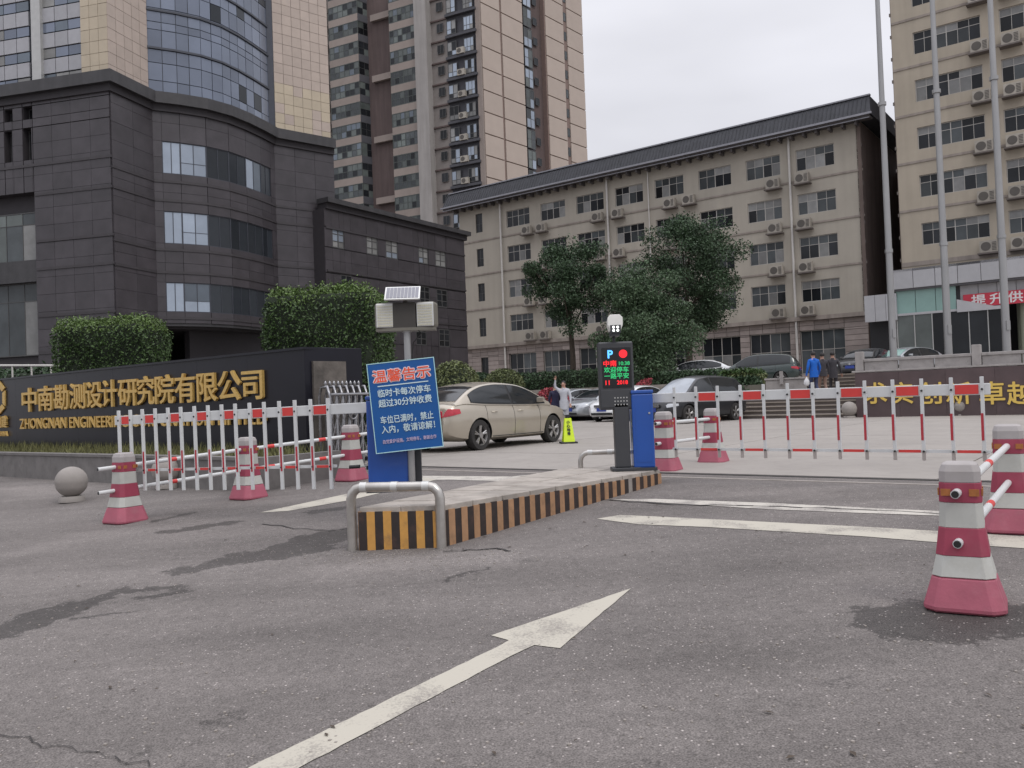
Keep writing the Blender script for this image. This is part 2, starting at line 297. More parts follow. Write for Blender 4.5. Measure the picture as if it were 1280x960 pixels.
# ------------------------------------------------------------------ mesh helpers
class MB:
    def __init__(s): s.v = []; s.f = []; s.m = []
    def add(s, vs, fs, mi=0):
        o = len(s.v); s.v += [tuple(p) for p in vs]
        for f in fs: s.f.append([i + o for i in f]); s.m.append(mi)
        return s
    def box(s, x0, x1, y0, y1, z0, z1, mi=0):
        return s.add([(x0, y0, z0), (x1, y0, z0), (x1, y1, z0), (x0, y1, z0), (x0, y0, z1), (x1, y0, z1), (x1, y1, z1), (x0, y1, z1)],
                     [(0, 3, 2, 1), (4, 5, 6, 7), (0, 1, 5, 4), (1, 2, 6, 5), (2, 3, 7, 6), (3, 0, 4, 7)], mi)
    def rings(s, rs, mi=0, cap=True):
        n = len(rs[0]); vs = [p for r in rs for p in r]; fs = []
        for k in range(len(rs) - 1):
            for i in range(n):
                j = (i + 1) % n; fs.append((k * n + i, k * n + j, (k + 1) * n + j, (k + 1) * n + i))
        if cap: fs.append(tuple(range(n - 1, -1, -1))); fs.append(tuple((len(rs) - 1) * n + i for i in range(n)))
        return s.add(vs, fs, mi)
    def tube(s, pts, r, n=8, mi=0, cap=True):
        pts = [Vector(p) for p in pts]; rs = []
        up = None
        for i, p in enumerate(pts):
            a = pts[max(i - 1, 0)]; b = pts[min(i + 1, len(pts) - 1)]; d = (b - a).normalized()
            if up is None: up = Vector((0, 0, 1)) if abs(d.z) < .9 else Vector((1, 0, 0))
            x = d.cross(up).normalized(); y = x.cross(d).normalized(); up = y
            rr = r[i] if isinstance(r, (list, tuple)) else r
            rs.append([p + (x * math.cos(2 * math.pi * k / n) + y * math.sin(2 * math.pi * k / n)) * rr for k in range(n)])
        rs = [list(reversed(q)) for q in rs]
        return s.rings(rs, mi, cap)
    def lathe(s, prof, n=24, c=(0, 0, 0), mi=0, axis='z', cap=True):
        rs = []
        for r, h in prof:
            q = []
            for k in range(n):
                a = 2 * math.pi * k / n; x, y = r * math.cos(a), r * math.sin(a)
                q.append((c[0] + x, c[1] + y, c[2] + h) if axis == 'z' else ((c[0] + x, c[1] - h, c[2] + y) if axis == 'y' else (c[0] + h, c[1] + x, c[2] + y)))
            rs.append(q)
        return s.rings(rs, mi, cap)
    def prism(s, poly, z0, z1, mi=0):
        return s.rings([[(x, y, z0) for x, y in poly], [(x, y, z1) for x, y in poly]], mi)
    def ext(s, poly, y0, y1, mi=0):   # polygon in x,z extruded along y
        return s.rings([[(x, y1, z) for x, z in poly], [(x, y0, z) for x, z in poly]], mi)
    def mesh(s, name, mats, smooth=False, ang=35):
        me = bpy.data.meshes.new(name); me.from_pydata(s.v, [], s.f)
        for m in (mats if isinstance(mats, (list, tuple)) else [mats]): me.materials.append(MATS[m])
        me.polygons.foreach_set('material_index', s.m)
        if smooth:
            me.polygons.foreach_set('use_smooth', [True] * len(me.polygons)); me.update(); me.set_sharp_from_angle(angle=R(ang))
        me.update(); return me
RZ = {}
def link(name, data, parent=None, loc=(0, 0, 0), rz=0):
    o = bpy.data.objects.new(name, data); col.objects.link(o); o.location = loc; o.rotation_euler = (0, 0, rz)
    if parent: o.parent = parent
    return o
def tag(o, label=None, cat=None, group=None, kind=None):
    if label: o['label'] = label
    if cat: o['category'] = cat
    if group: o['group'] = group
    if kind: o['kind'] = kind
    return o
def thing(name, label, cat, loc=(0, 0, 0), rz=0, group=None):
    o = link(name, None, None, loc, rz); RZ[o.name] = (Vector(loc), rz); return tag(o, label, cat, group)
def part(name, mb, mats, parent, loc=(0, 0, 0), rz=0, smooth=False, bev=0, ang=35):
    o = link(name, mb.mesh(name, mats, smooth, ang) if isinstance(mb, MB) else mb, parent, loc, rz)
    if bev: bevel(o, bev)
    return o
def bevel(o, wd, seg=2):
    b = o.modifiers.new('bevel', 'BEVEL'); b.width = wd; b.segments = seg; b.limit_method = 'ANGLE'; b.angle_limit = R(40)
    return o
def wput(name, me, root, P, rz):           # child placed by world position and heading
    L, rr = RZ[root.name]; v = Vector(P) - L; c, s_ = math.cos(-rr), math.sin(-rr)
    return link(name, me, root, (v.x * c - v.y * s_, v.x * s_ + v.y * c, v.z), rz - rr)
def struct(name, mb, mats, loc=(0, 0, 0), rz=0, label=None, smooth=False):
    o = part(name, mb, mats, None, loc, rz, smooth); o['kind'] = 'structure'
    if label: o['label'] = label
    return o
def dup(o, parent=None):
    c = o.copy(); col.objects.link(c)
    if parent: c.parent = parent; c.matrix_parent_inverse = o.matrix_parent_inverse.copy()
    for ch in o.children: dup(ch, c)
    return c
_BX = {}
def bx(w_, d_, h_, mat):
    k = (round(w_, 3), round(d_, 3), round(h_, 3), mat)
    if k not in _BX: _BX[k] = MB().box(0, k[0], 0, k[1], 0, k[2]).mesh('block', mat)
    return _BX[k]
_TX = {}
def text(body, size=1, ext=.01, fat=0, mat='gold', align='CENTER', sx=1, far=1):
    """lettering as solid geometry; fat: stroke thickening in parts of the size"""
    k = (body, size, ext, fat, mat, align, sx)
    if k in _TX: return _TX[k]
    cu = bpy.data.curves.new('lettering', 'FONT'); cu.body = body; cu.size = size; cu.extrude = ext; cu.align_x = align; cu.resolution_u = 3
    o = bpy.data.objects.new('lettering', cu); col.objects.link(o); dg = bpy.context.evaluated_depsgraph_get(); dg.update()
    m0 = bpy.data.meshes.new_from_object(o.evaluated_get(dg)); bpy.data.objects.remove(o)
    V = [tuple(v.co) for v in m0.vertices]; Fc = [tuple(f.vertices) for f in m0.polygons]; mb = MB(); f = fat * size
    sh = [(0, 0)] if not fat else [(f * math.cos(a), f * math.sin(a)) for a in [2 * math.pi * i / 8 + .2 for i in range(8)]]
    for i, (dx, dz) in enumerate(sh): mb.add([((x + dx) * sx, -z - i * .00015, y + dz) for x, y, z in V], Fc)
    me = mb.mesh('lettering', mat); _TX[k] = me; return me
class Fr:                                   # a facade plane from plan point A (left, seen from outside) to B
    def __init__(s, A, B):
        s.A = Vector((A[0], A[1], 0)); B = Vector((B[0], B[1], 0)); s.L = (B - s.A).length; s.u = (B - s.A) / s.L; s.n = Vector((-s.u.y, s.u.x, 0)); s.rz = math.atan2(s.u.y, s.u.x)
    def pt(s, x, y, z): return s.A + s.u * x + s.n * y + Vector((0, 0, z))
    def hit(s, px, py):                     # where the sight line through a picture point meets this plane: (along, up)
        d = Vector(ray(px, py)); o = Vector((0, 0, EYE)); t = (s.A - o).dot(s.n) / d.dot(s.n); p = o + d * t
        return ((p - s.A).dot(s.u), p.z)
def cells(a0, a1, step, edges):
    e = sorted({a0, a1, *[x for x in edges if a0 < x < a1]}); o = []
    for p, q in zip(e, e[1:]):
        k = max(1, round((q - p) / step)); o += [p + (q - p) * i / k for i in range(k)]
    return o + [a1]
def inside(x, z, ops): return any(o[0] < x < o[1] and o[2] < z < o[3] for o in ops)
COUNT = {}
def panels(root, fr, x0, x1, z0, z1, dx, dz, ops, mat, name='wall_panel', th=.06, y=-.06, gap=.02, lim=300, extra=None):
    xs = cells(x0, x1, dx, [v for o in ops for v in o[:2]]); zs = cells(z0, z1, dz, [v for o in ops for v in o[2:4]])
    stuff = MB()
    for i in range(len(xs) - 1):
        for j in range(len(zs) - 1):
            if inside((xs[i] + xs[i + 1]) / 2, (zs[j] + zs[j + 1]) / 2, ops): continue
            w_ = xs[i + 1] - xs[i] - gap; h_ = zs[j + 1] - zs[j] - gap
            if w_ < .03 or h_ < .03: continue
            k = (root.name, name); yy = y + random.uniform(-.004, .004)
            mm = mat(xs[i], zs[j]) if callable(mat) else mat
            if COUNT.get(k, 0) < lim:
                COUNT[k] = COUNT.get(k, 0) + 1
                wput(name, bx(w_, th, h_, mm), root, fr.pt(xs[i] + gap / 2, yy, zs[j] + gap / 2), fr.rz)
            else: stuff.box(xs[i] + gap / 2, xs[i] + gap / 2 + w_, yy, yy + th, zs[j] + gap / 2, zs[j] + gap / 2 + h_)
    if stuff.v:
        o = wput(name, stuff.mesh(name, mat(x0, z0) if callable(mat) else mat), root, fr.pt(0, 0, 0), fr.rz); o['kind'] = 'stuff'
def wall(root, fr, x0, x1, z0, z1, ops, mat, name='wall', depth=.22, y=0, thick=None, backmat=None):
    """one wall sheet with real openings and reveals, closed behind"""
    xs = sorted({x0, x1, *[min(max(v, x0), x1) for o in ops for v in o[:2]]}); zs = sorted({z0, z1, *[min(max(v, z0), z1) for o in ops for v in o[2:4]]})
    mb = MB()
    for i in range(len(xs) - 1):
        for j in range(len(zs) - 1):
            a, b, c, d = xs[i], xs[i + 1], zs[j], zs[j + 1]
            if not inside((a + b) / 2, (c + d) / 2, ops): mb.add([(a, y, c), (b, y, c), (b, y, d), (a, y, d)], [(0, 1, 2, 3)])
    for a, b, c, d in [o[:4] for o in ops]:
        q = y + depth
        mb.add([(a, y, c), (b, y, c), (b, y, d), (a, y, d), (a, q, c), (b, q, c), (b, q, d), (a, q, d)], [(0, 4, 5, 1), (1, 5, 6, 2), (2, 6, 7, 3), (3, 7, 4, 0)])
        mb.add([(a, q + .02, c), (b, q + .02, c), (b, q + .02, d), (a, q + .02, d)], [(0, 1, 2, 3)])
    th = thick or .5
    mb.add([(x0, y, z0), (x1, y, z0), (x1, y, z1), (x0, y, z1), (x0, y + th, z0), (x1, y + th, z0), (x1, y + th, z1), (x0, y + th, z1)], [(3, 2, 6, 7), (0, 4, 5, 1), (1, 5, 6, 2), (3, 7, 4, 0), (5, 4, 7, 6)])
    return wput(name, mb.mesh(name, mat), root, fr.pt(0, 0, 0), fr.rz)
_WF = {}
def window(root, fr, x0, x1, z0, z1, cols, rows, y=.12, fm='win_frame', gl=('glass_dark',), fw=.05, split=True, wts=None, name='window', mull=None):
    """frame part with glass sub-parts; rows: fractions of the height where a transom runs"""
    w_, h_ = x1 - x0, z1 - z0; key = (round(w_, 2), round(h_, 2), cols, tuple(rows), fm, fw)
    if key not in _WF:
        mb = MB(); d = .05
        mb.box(0, w_, 0, d, 0, fw); mb.box(0, w_, 0, d, h_ - fw, h_); mb.box(0, fw, 0, d, fw, h_ - fw); mb.box(w_ - fw, w_, 0, d, fw, h_ - fw)
        for k in range(1, cols):
            f_ = fw * (1.1 if (cols % 2 == 0 and k == cols // 2) else .55); x = w_ * k / cols; mb.box(x - f_ / 2, x + f_ / 2, .004, d - .004, fw, h_ - fw)
        for r_ in rows: mb.box(fw, w_ - fw, .007, d - .007, h_ * r_ - fw * .35, h_ * r_ + fw * .35)
        _WF[key] = mb.mesh('window_frame', fm)
    f = wput(name, _WF[key], root, fr.pt(x0, y, z0), fr.rz)
    if split:
        for k in range(cols):
            a = w_ * k / cols + .01; b = w_ * (k + 1) / cols - .01
            if not rows: link('pane', bx(b - a, .012, h_ - .04, random.choices(gl, wts)[0]), f, (a, .025, .02)); continue
            zs_ = h_ * rows[0]; link('pane', bx(b - a, .012, zs_ - .03, random.choices(gl, wts)[0]), f, (a, .025, .02))
            if k % 2 == 0: up_ = random.choices(gl, [w3 * (1, 2.2, 2.5)[min(i3, 2)] for i3, w3 in enumerate(wts or [1] * len(gl))])[0]
            link('pane', bx(b - a, .012, h_ - zs_ - .03, up_), f, (a, .025, zs_ + .01))
    else:
        mb = MB(); zr = [0, *rows, 1]
        for k in range(cols):
            for j in range(len(zr) - 1):
                mb.box(w_ * k / cols + .01, w_ * (k + 1) / cols - .01, .025, .035, h_ * zr[j] + .01, h_ * zr[j + 1] - .01, random.choices(range(len(gl)), wts)[0])
        part('pane', mb, list(gl), f)
    return f
# ------------------------------------------------------------------ foliage helpers
def leaves(mb, pts, size, mi=0, up=.3):
    for p in pts:
        n_ = Vector((random.gauss(0, 1), random.gauss(0, 1), random.gauss(0, 1) + up)).normalized()
        t = n_.orthogonal().normalized(); t = Matrix.Rotation(random.uniform(0, 6.28), 3, n_) @ t; b = n_.cross(t)
        a = size * random.uniform(.6, 1.3); c = a * .5
        p = Vector(p); mb.add([p - t * a, p - b * c, p + t * a, p + b * c], [(0, 1, 2, 3)], mi)
def tree(label, base, h, crown_c, rad, n, size, mat, trunk_r=.16, clumps=26, seed=1):
    rng = random.Random(seed); random.seed(seed)
    t = thing('camphor_tree', label, 'tree', base, 0, 'trees in front of the cream office block')
    c = Vector(crown_c) - Vector(base); top = c + Vector((0, 0, rad[2] * .3)); mb = MB()
    mb.tube([(0, 0, -.2), (.05, 0, c.z * .3), (-.04, .05, c.z * .65), top], [trunk_r * 1.25, trunk_r, trunk_r * .8, trunk_r * .3], 8)
    cl = []
    while len(cl) < clumps:
        u = Vector([rng.uniform(-1, 1) for _ in range(3)])
        if .35 < u.length < .92: cl.append(Vector((c.x + u.x * rad[0], c.y + u.y * rad[1], c.z + u.z * rad[2])))
    for q in cl[:14]:
        s0 = Vector((0, 0, c.z * rng.uniform(.5, .9))); mid = (s0 + q) / 2 + Vector((0, 0, -.15)); mb.tube([s0, mid, q], [trunk_r * .4, trunk_r * .25, .02], 5)
    part('trunk', mb, 'bark', t, smooth=True)
    lf = MB(); rm = sum(rad) / 3
    for k, q in enumerate(cl):
        rr = rm * rng.uniform(.17, .36); pts = []
        for _ in range(n // clumps):
            v = Vector([rng.gauss(0, 1) for _ in range(3)]).normalized() * rr * (rng.random() ** .4) * 1.05; v.z *= .72
            pts.append(q + v)
        leaves(lf, pts, size, 0)
    pts = []
    for _ in range(n // 7):
        u = Vector([rng.gauss(0, 1) for _ in range(3)]).normalized() * (rng.random() ** .45) * .85
        pts.append(c + Vector((u.x * rad[0], u.y * rad[1], u.z * rad[2])))
    leaves(lf, pts, size, 0)
    part('crown', lf, mat, t); return t
def hedge_box(name, label, cat, P, rz, L_, W_, z0, z1, n, size, mat='leaf_hedge', topmat='leaf_hedge_top', rnd=.25, group=None):
    t = thing(name, label, cat, (P[0], P[1], z0), rz, group); H = z1 - z0
    core = MB(); k = .12; core.box(-L_ / 2 + k, L_ / 2 - k, -W_ / 2 + k, W_ / 2 - k, 0, H - k); part('dark_core', core, 'leaf_core', t, bev=.12)  # solid near-black block behind the leaf shell
    lf = MB()
    def clampr(p):   # round the box edges off
        q = [max(-L_ / 2 + rnd, min(L_ / 2 - rnd, p[0])), max(-W_ / 2 + rnd, min(W_ / 2 - rnd, p[1])), min(H - rnd, p[2])]
        d = Vector(p) - Vector(q); l = d.length
        if l > 1e-4 and l > rnd: d *= rnd / l
        return Vector(q) + d
    pts, tops = [], []
    A = [(L_ * H, 0), (L_ * H, 1), (W_ * H, 2), (W_ * H, 3), (L_ * W_ * 1.3, 4)]
    for _ in range(n):
        f = random.choices([a[1] for a in A], [a[0] for a in A])[0]; x = random.uniform(-L_ / 2, L_ / 2); y = random.uniform(-W_ / 2, W_ / 2); z = random.uniform(0, H)
        if f == 0: y = -W_ / 2
        if f == 1: y = W_ / 2
        if f == 2: x = -L_ / 2
        if f == 3: x = L_ / 2
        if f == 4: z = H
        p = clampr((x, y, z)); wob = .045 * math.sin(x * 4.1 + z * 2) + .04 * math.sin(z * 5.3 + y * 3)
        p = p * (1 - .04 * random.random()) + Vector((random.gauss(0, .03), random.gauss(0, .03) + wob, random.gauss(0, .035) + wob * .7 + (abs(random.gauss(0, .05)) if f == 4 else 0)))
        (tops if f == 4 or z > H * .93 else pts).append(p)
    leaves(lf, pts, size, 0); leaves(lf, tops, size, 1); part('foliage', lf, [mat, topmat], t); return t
def bush(name, label, cat, P, rx, rz_, n, size, mat, group=None):
    t = thing(name, label, cat, P, 0, group); core = MB(); core.lathe([(rx * .75 * math.cos(a), rz_ * .88 * math.sin(a)) for a in [i * R(90) / 6 for i in range(7)]], 14); part('dark_core', core, 'leaf_core', t)  # solid near-black dome inside the leaf shell
    lf = MB(); pts = []
    for _ in range(n):
        u = Vector([random.gauss(0, 1) for _ in range(3)]).normalized(); u.z = abs(u.z); k = random.uniform(.86, 1.03)
        pts.append((u.x * rx * k, u.y * rx * k, u.z * rz_ * k))
    leaves(lf, pts, size, 0); part('foliage', lf, mat, t); return t
# ================================================================== GROUND
Ds = [-120, -30, -8, -2, 0, .5, .9, 1.1] + [1.5 + .5 * i for i in range(15)] + [8.9, 9.1, 10, 14, 20, 30, 45, 90, 200, 700]; Ss = [-600, -200, -60, -30, -20, -15, -10, -5, 0, 5, 10, 20, 40, 120, 500]
mb = MB(); vs = [(*(S(s, d)[:2]), .435 * min(max((d - 1) / 8, 0), 1)) for d in Ds for s in Ss]; n_ = len(Ss)
mb.add(vs, [(i * n_ + j, i * n_ + j + 1, (i + 1) * n_ + j + 1, (i + 1) * n_ + j) for i in range(len(Ds) - 1) for j in range(n_ - 1)])
road = struct('road', mb, 'asphalt', smooth=True, label='grey asphalt road rising gently to the compound gate')
def sheet(name, pxs, mat, dz=.004, label=None, kind='structure'):
    P = [G(*p) for p in pxs]; mb = MB()
    # densify so that the sheet follows the rise of the road
    D = []
    for a, b in zip(P, P[1:] + P[:1]):
        k = max(1, int((b - a).length / .07))
        for i in range(k): q = a + (b - a) * i / k; D.append((q.x + (random.gauss(0, .002) if i else 0), q.y + (random.gauss(0, .002) if i else 0), gz(q.x, q.y) + dz))
    bm = bmesh.new(); f = bm.faces.new([bm.verts.new(p) for p in D]); bmesh.ops.triangulate(bm, faces=[f])
    me = bpy.data.meshes.new(name); bm.to_mesh(me); bm.free(); me.materials.append(MATS[mat])
    o = link(name, me); o['kind'] = kind
    if label: o['label'] = label
    return o
sheet('painted_arrow', [(789, 736), (700, 811), (668, 807), (640, 820), (375, 960), (330, 985), (265, 985), (312, 960), (628, 806), (636, 801), (614, 795)], 'road_paint', label='white arrow painted on the asphalt pointing to the gate')
sheet('painted_line', [(746, 649), (775, 644), (860, 648), (980, 654), (1100, 660), (1280, 671), (1400, 678), (1400, 692), (1280, 686), (1180, 679), (1080, 671), (980, 665), (880, 659), (800, 656)], 'road_paint', label='broad white stop line across the exit lane')
sheet('painted_line', [(765, 625), (820, 624), (960, 629), (1100, 636), (1280, 644), (1280, 651), (1170, 645), (1060, 641), (960, 637), (880, 632), (815, 628)], 'road_paint_old', label='faint worn white line nearer the gate')
sheet('painted_line', [(325, 641), (432, 618), (530, 597), (545, 600), (440, 625), (360, 639)], 'road_paint', label='white line on the entry lane behind the sign')
sheet('painted_line', [(528, 595), (640, 596), (700, 590), (640, 602), (560, 600), (528, 600)], 'road_paint_old', label='worn white edge line behind the island')
def crack(px, w_=.012, label='thin crack in the asphalt'):
    rg = random.Random(len(px)); P = [G(*p) for p in px]; mb = MB(); L_ = []
    for a, b in zip(P, P[1:]):
        for i in range(6): q = a + (b - a) * i / 6; L_.append(Vector((q.x + rg.uniform(-.025, .025), q.y + rg.uniform(-.025, .025), 0)))
    for a, b in zip(L_, L_[1:]):
        n2 = Vector((-(b - a).y, (b - a).x, 0)).normalized() * w_ * rg.uniform(.3, 1)
        q = [a - n2, b - n2, b + n2, a + n2]; mb.add([(p.x, p.y, gz(p.x, p.y) + .0065) for p in q], [(0, 1, 2, 3)])
    o = part('crack', mb, 'slot_dark', None); o['kind'] = 'structure'; o['label'] = label
crack([(0, 916), (60, 933), (130, 946), (200, 960)], .004, 'thin crack in the near left asphalt')
crack([(745, 625), (840, 631), (960, 633), (1100, 639), (1280, 648)], .02, 'long crack along the worn white line')
crack([(330, 655), (370, 661), (410, 664), (440, 660)], .012, 'crack left of the island')
crack([(556, 690), (620, 686), (640, 690)], .014, 'dirt crack at the island foot')
# gate track and concrete beyond it
mb = MB(); a = S(-24, 9.86); mb.box(0, 34, 0, .075, 0, .012); struct('gate_track', mb, 'slot_dark', (a.x, a.y, .430), RZ1, 'dark steel track set across the driveway')
mb = MB(); mb.box(0, 34, 0, .09, 0, .008); a = S(-24, 9.42); struct('gate_track', mb, 'kerb_concrete', (a.x, a.y, .432), RZ1, 'second pale concrete strip beside the gate track')
pav = struct('paving', MB().box(-34, 14, 9.96, 36, -.3, 0), 'slot_dark', (0, 0, .425), 0); pav['label'] = 'pale concrete slab paving inside the compound gate'
pav.rotation_euler = (0, 0, RZ1)
k = 0
for i in range(9):
    for j in range(12):
        s0 = -34 + 4.6 * j; d0 = 9.97 + 2.9 * i
        if s0 > 10 or d0 > 35: continue
        wdt = 4.575; o = link('paving_slab', bx(wdt, 2.88, .02, 'concrete_paving'), pav, (s0, d0, -.0005 * (k % 3)), 0); k += 1
# ================================================================== TRAFFIC ISLAND
F0 = G(450, 688); F1 = G(553, 684); RR = G(826, 604); LL = atZ(728, 585, .59); BL = Vector((F0.x + (LL.x - F0.x) * 1.0, LL.y, 0))
isl = thing('traffic_island', 'raised concrete island with yellow and black striped kerb between the two lanes', 'traffic island', (F0.x, F0.y, 0))
TOP = .59
plan = [F0, F1, RR, Vector((RR.x - .05, RR.y + .55, 0)), LL + Vector((-.1, .25, 0))]
mb = MB(); pl = [(p.x - F0.x, p.y - F0.y) for p in plan]; cx = sum(p[0] for p in pl) / 5; cy = sum(p[1] for p in pl) / 5
ins = [(x + (cx - x) * .02, y + (cy - y) * .02) for x, y in pl]
mb.prism(ins, .0, TOP - .05); part('core', mb, 'kerb_concrete', isl)
# coping slabs on top, split across the island
mb = MB(); NS = 9
A0, A1, B0, B1 = Vector((*pl[0], 0)), Vector((*pl[4], 0)), Vector((*pl[1], 0)), Vector((*pl[2], 0))
for i in range(NS):
    t0, t1 = i / NS + .003, (i + 1) / NS - .003
    for (u0, u1) in ((.0, .495), (.505, 1.0)):
        q = [((A0.lerp(A1, t)).lerp(B0.lerp(B1, t), u)) for t, u in ((t0, u0), (t0, u1), (t1, u1), (t1, u0))]
        mb2 = MB(); z = TOP + random.uniform(-.004, .004); mb2.prism([(p.x, p.y) for p in q], TOP - .06, z); part('coping_slab', mb2, 'island_top', isl, bev=.006)
def stripes(a, b, w_, joint=None, out=.012, yl='stripe_tan'):
    d = Vector((b.x - a.x, b.y - a.y, 0)); L_ = d.length; d /= L_; n2 = Vector((d.y, -d.x, 0)); rz = math.atan2(d.y, d.x); m = int(L_ / w_); m += m % 2; w_ = L_ / m
    for i in range(m):
        p = a + d * (i * w_) + n2 * out; zl = gz(p.x, p.y) - .05; h = TOP - .045 - zl
        mt = yl if i % 2 else 'stripe_black'
        if joint and abs(i - joint * m) < .8: mt = 'kerb_concrete'
        o = link('kerb_stripe', bx(w_ - .001, .03, round(h, 2), mt), isl, (p.x - F0.x, p.y - F0.y, zl), rz)
stripes(F0, F1, .068, yl='stripe_yellow'); stripes(F1, RR, .078, .80)
a = LL + Vector((-.1, .25, 0)); stripes(a, F0, .078)
# ================================================================== FLUSH HELPERS DONE; GUARDS
def guard(pa, pb, h, zb, r, label, cat='guard rail'):
    a, b = Vector(pa), Vector(pb); d = b - a; L_ = math.hypot(d.x, d.y); rz = math.atan2(d.y, d.x)
    t = thing('tube_guard', label, cat, (a.x, a.y, zb), rz, 'tubular steel guards on the island')
    pts = [(0, 0, -.05), (0, 0, h - .1)] + [(.1 - .1 * math.cos(q), 0, h - .1 + .1 * math.sin(q)) for q in (R(30), R(60), R(90))]
    pts += [(L_ - x, y, z) for x, y, z in reversed(pts)]
    part('tube', MB().tube(pts, r, 14), 'galvanised', t, smooth=True, ang=60)
    for x in (.12, L_ * .5, L_ - .12): part('sleeve', MB().tube([(x - .03, 0, h), (x + .03, 0, h)], r * 1.06, 14), 'alu', t, smooth=True)
    return t
ga = G(441, 688); gb = G(552, 685)
guard(ga, gb, .76 - gz(ga.x, ga.y), gz(ga.x, ga.y), .043, 'thick galvanised tube guard around the striped front of the island')
c = atZ(726, 585, .59); c2 = atZ(800, 583, .59); guard(c, c2, .19, .59, .032, 'low steel tube guard on the island behind the ticket post')
# ================================================================== GRANITE OFFICE BLOCK (left)
W = [(-37, 44.9), (-19.2, 40.5), (-18.35, 43.3), (-17.15, 43.9), (-16.05, 44.65), (-15.2, 45.7), (-14.65, 46.9), (-14.2, 48.25), (-13.8, 49.7), (-10.75, 52.2)]
gb_ = thing('granite_office_building', 'dark granite office block with bowed glass tower and beige stone strips above', 'building', (-22, 48, .4))
def gl_glass(mats, wts):
    return random.choices(mats, wts)[0]
ops0 = []; fr0 = Fr(W[0], W[1])
def OP(fr, x0, y0, x1, y1):
    a = fr.hit(x0, y0); b = fr.hit(x1, y1); return (min(a[0], b[0]), max(a[0], b[0]), min(a[1], b[1]), max(a[1], b[1]))
ops0 = [OP(fr0, 6, 138, 17, 152), OP(fr0, 29, 134, 41, 149), OP(fr0, 6, 165, 17, 203), OP(fr0, 29, 161, 41, 200), (2.0, OP(fr0, 6, 0, 45, 238)[1], 6.6, fr0.hit(40, 238)[1]), ]
ops0[4] = (4.0, fr0.hit(44, 240)[0], 1.5, fr0.hit(44, 240)[1])
wall(gb_, fr0, 0, fr0.L, .4, 17.7, ops0, 'granite_backing', depth=.5)
panels(gb_, fr0, 6, fr0.L, 1.2, 17.7, 1.25, .9, ops0, 'granite', 'granite_panel', gap=.014)
for o in ops0[:4]: window(gb_, fr0, *o, 1, [], y=.35, gl=('glass_sky', 'glass_dark') if o[3] > 16.5 else ('glass_dark',), fm='win_frame_dark')
o = ops0[4]
for (za, zb) in ((11.9, 9.4), (8.3, 4.6)):
    window(gb_, fr0, o[1] - 3.2, o[1] - .15, zb, za, 3, [.75], y=.36, gl=('glass_curtain', 'glass_green', 'glass_mid'), fm='win_frame_dark', wts=(2, 1, 1))
wput('spandrel_beam', bx(o[1] - o[0], .8, 1.1, 'granite_cornice'), gb_, fr0.pt(o[0], .05, 8.3), fr0.rz)
for j in range(6): # ledges
    pass
frs = [Fr(W[i], W[i + 1]) for i in range(1, 9)]
ROWS = [(15.75, 14.05), (12.05, 10.35), (8.3, 6.75)]
for i, fr in enumerate(frs):
    arc = 1 <= i <= 6; z0 = 6.15 if arc else .4; ops = []
    if arc:
        for a, b in ROWS: ops.append((.0 if i != 1 else .45, fr.L if i != 6 else fr.L - .5, b, a))
    ops_w = [(max(q[0], .001), min(q[1], fr.L - .001), q[2], q[3]) for q in ops]
    wall(gb_, fr, 0, fr.L, z0, 17.7, ops_w, 'granite_backing', depth=.1)
    panels(gb_, fr, 0, fr.L, max(z0, 1.2), 17.7, 1.2, .9, ops, 'granite', 'granite_panel', gap=.014)
    for q in ops:
        br = i <= 2 or (i == 5 and q[3] > 15)  # one glass throughout; bright and dark reflections are put into the pane colours
        window(gb_, fr, q[0], q[1], q[2], q[3], 2 if fr.L > .9 else 1, [.38] if i in (2,) else [], y=-.02, fm='mullion', gl=('glass_sky', 'glass_blue') if br else ('curtain_glass_dark', 'glass_blue'), wts=(4, 1.2) if br else (5, 1), fw=.035)
    for zl in (14.0 - .45, 12.55, 9.95, 8.75, 6.35):
        if zl > z0: wput('stone_ledge', bx(fr.L + .05, .12, .13, 'granite_ledge'), gb_, fr.pt(-.02, -.1, zl), fr.rz)
for zl in (14.05, 12.55, 10.2, 8.8, 6.45, 4.6):
    a = ops0[4][1] + .05 if zl < 12.7 else 6; wput('stone_ledge', bx(fr0.L - a + .05, .12, .13, 'granite_ledge'), gb_, fr0.pt(a, -.1, zl), fr0.rz)
# recessed dark ground storey under the bow
P = [Vector((*W[1], 0)), Vector((*W[8], 0))]; mb = MB(); poly = [(W[k][0] + 22, W[k][1] - 48) for k in range(2, 9)]
mb.prism(poly + [(-22 + 22, 58 - 48)], 5.6, 5.78); part('soffit', mb, 'granite_cornice', gb_)
fb = Fr((-17.6, 45.6), (-12.6, 52.0)); wall(gb_, fb, 0, fb.L, .4, 6, [(1, 2.6, .5, 4.2), (3, 4.6, .5, 4.2), (5, 6.6, .5, 4.2)], 'granite_backing', depth=.2)
for a in (1, 3, 5): window(gb_, fb, a, a + 1.6, .5, 4.2, 2, [.7], y=.1, fm='win_frame_dark', gl=('glass_dark', 'glass_green'))
fq = Fr((-36, 50), (-12.5, 56.5)); wall(gb_, fq, 0, fq.L, .4, 5.9, [], 'granite_backing', depth=.1)
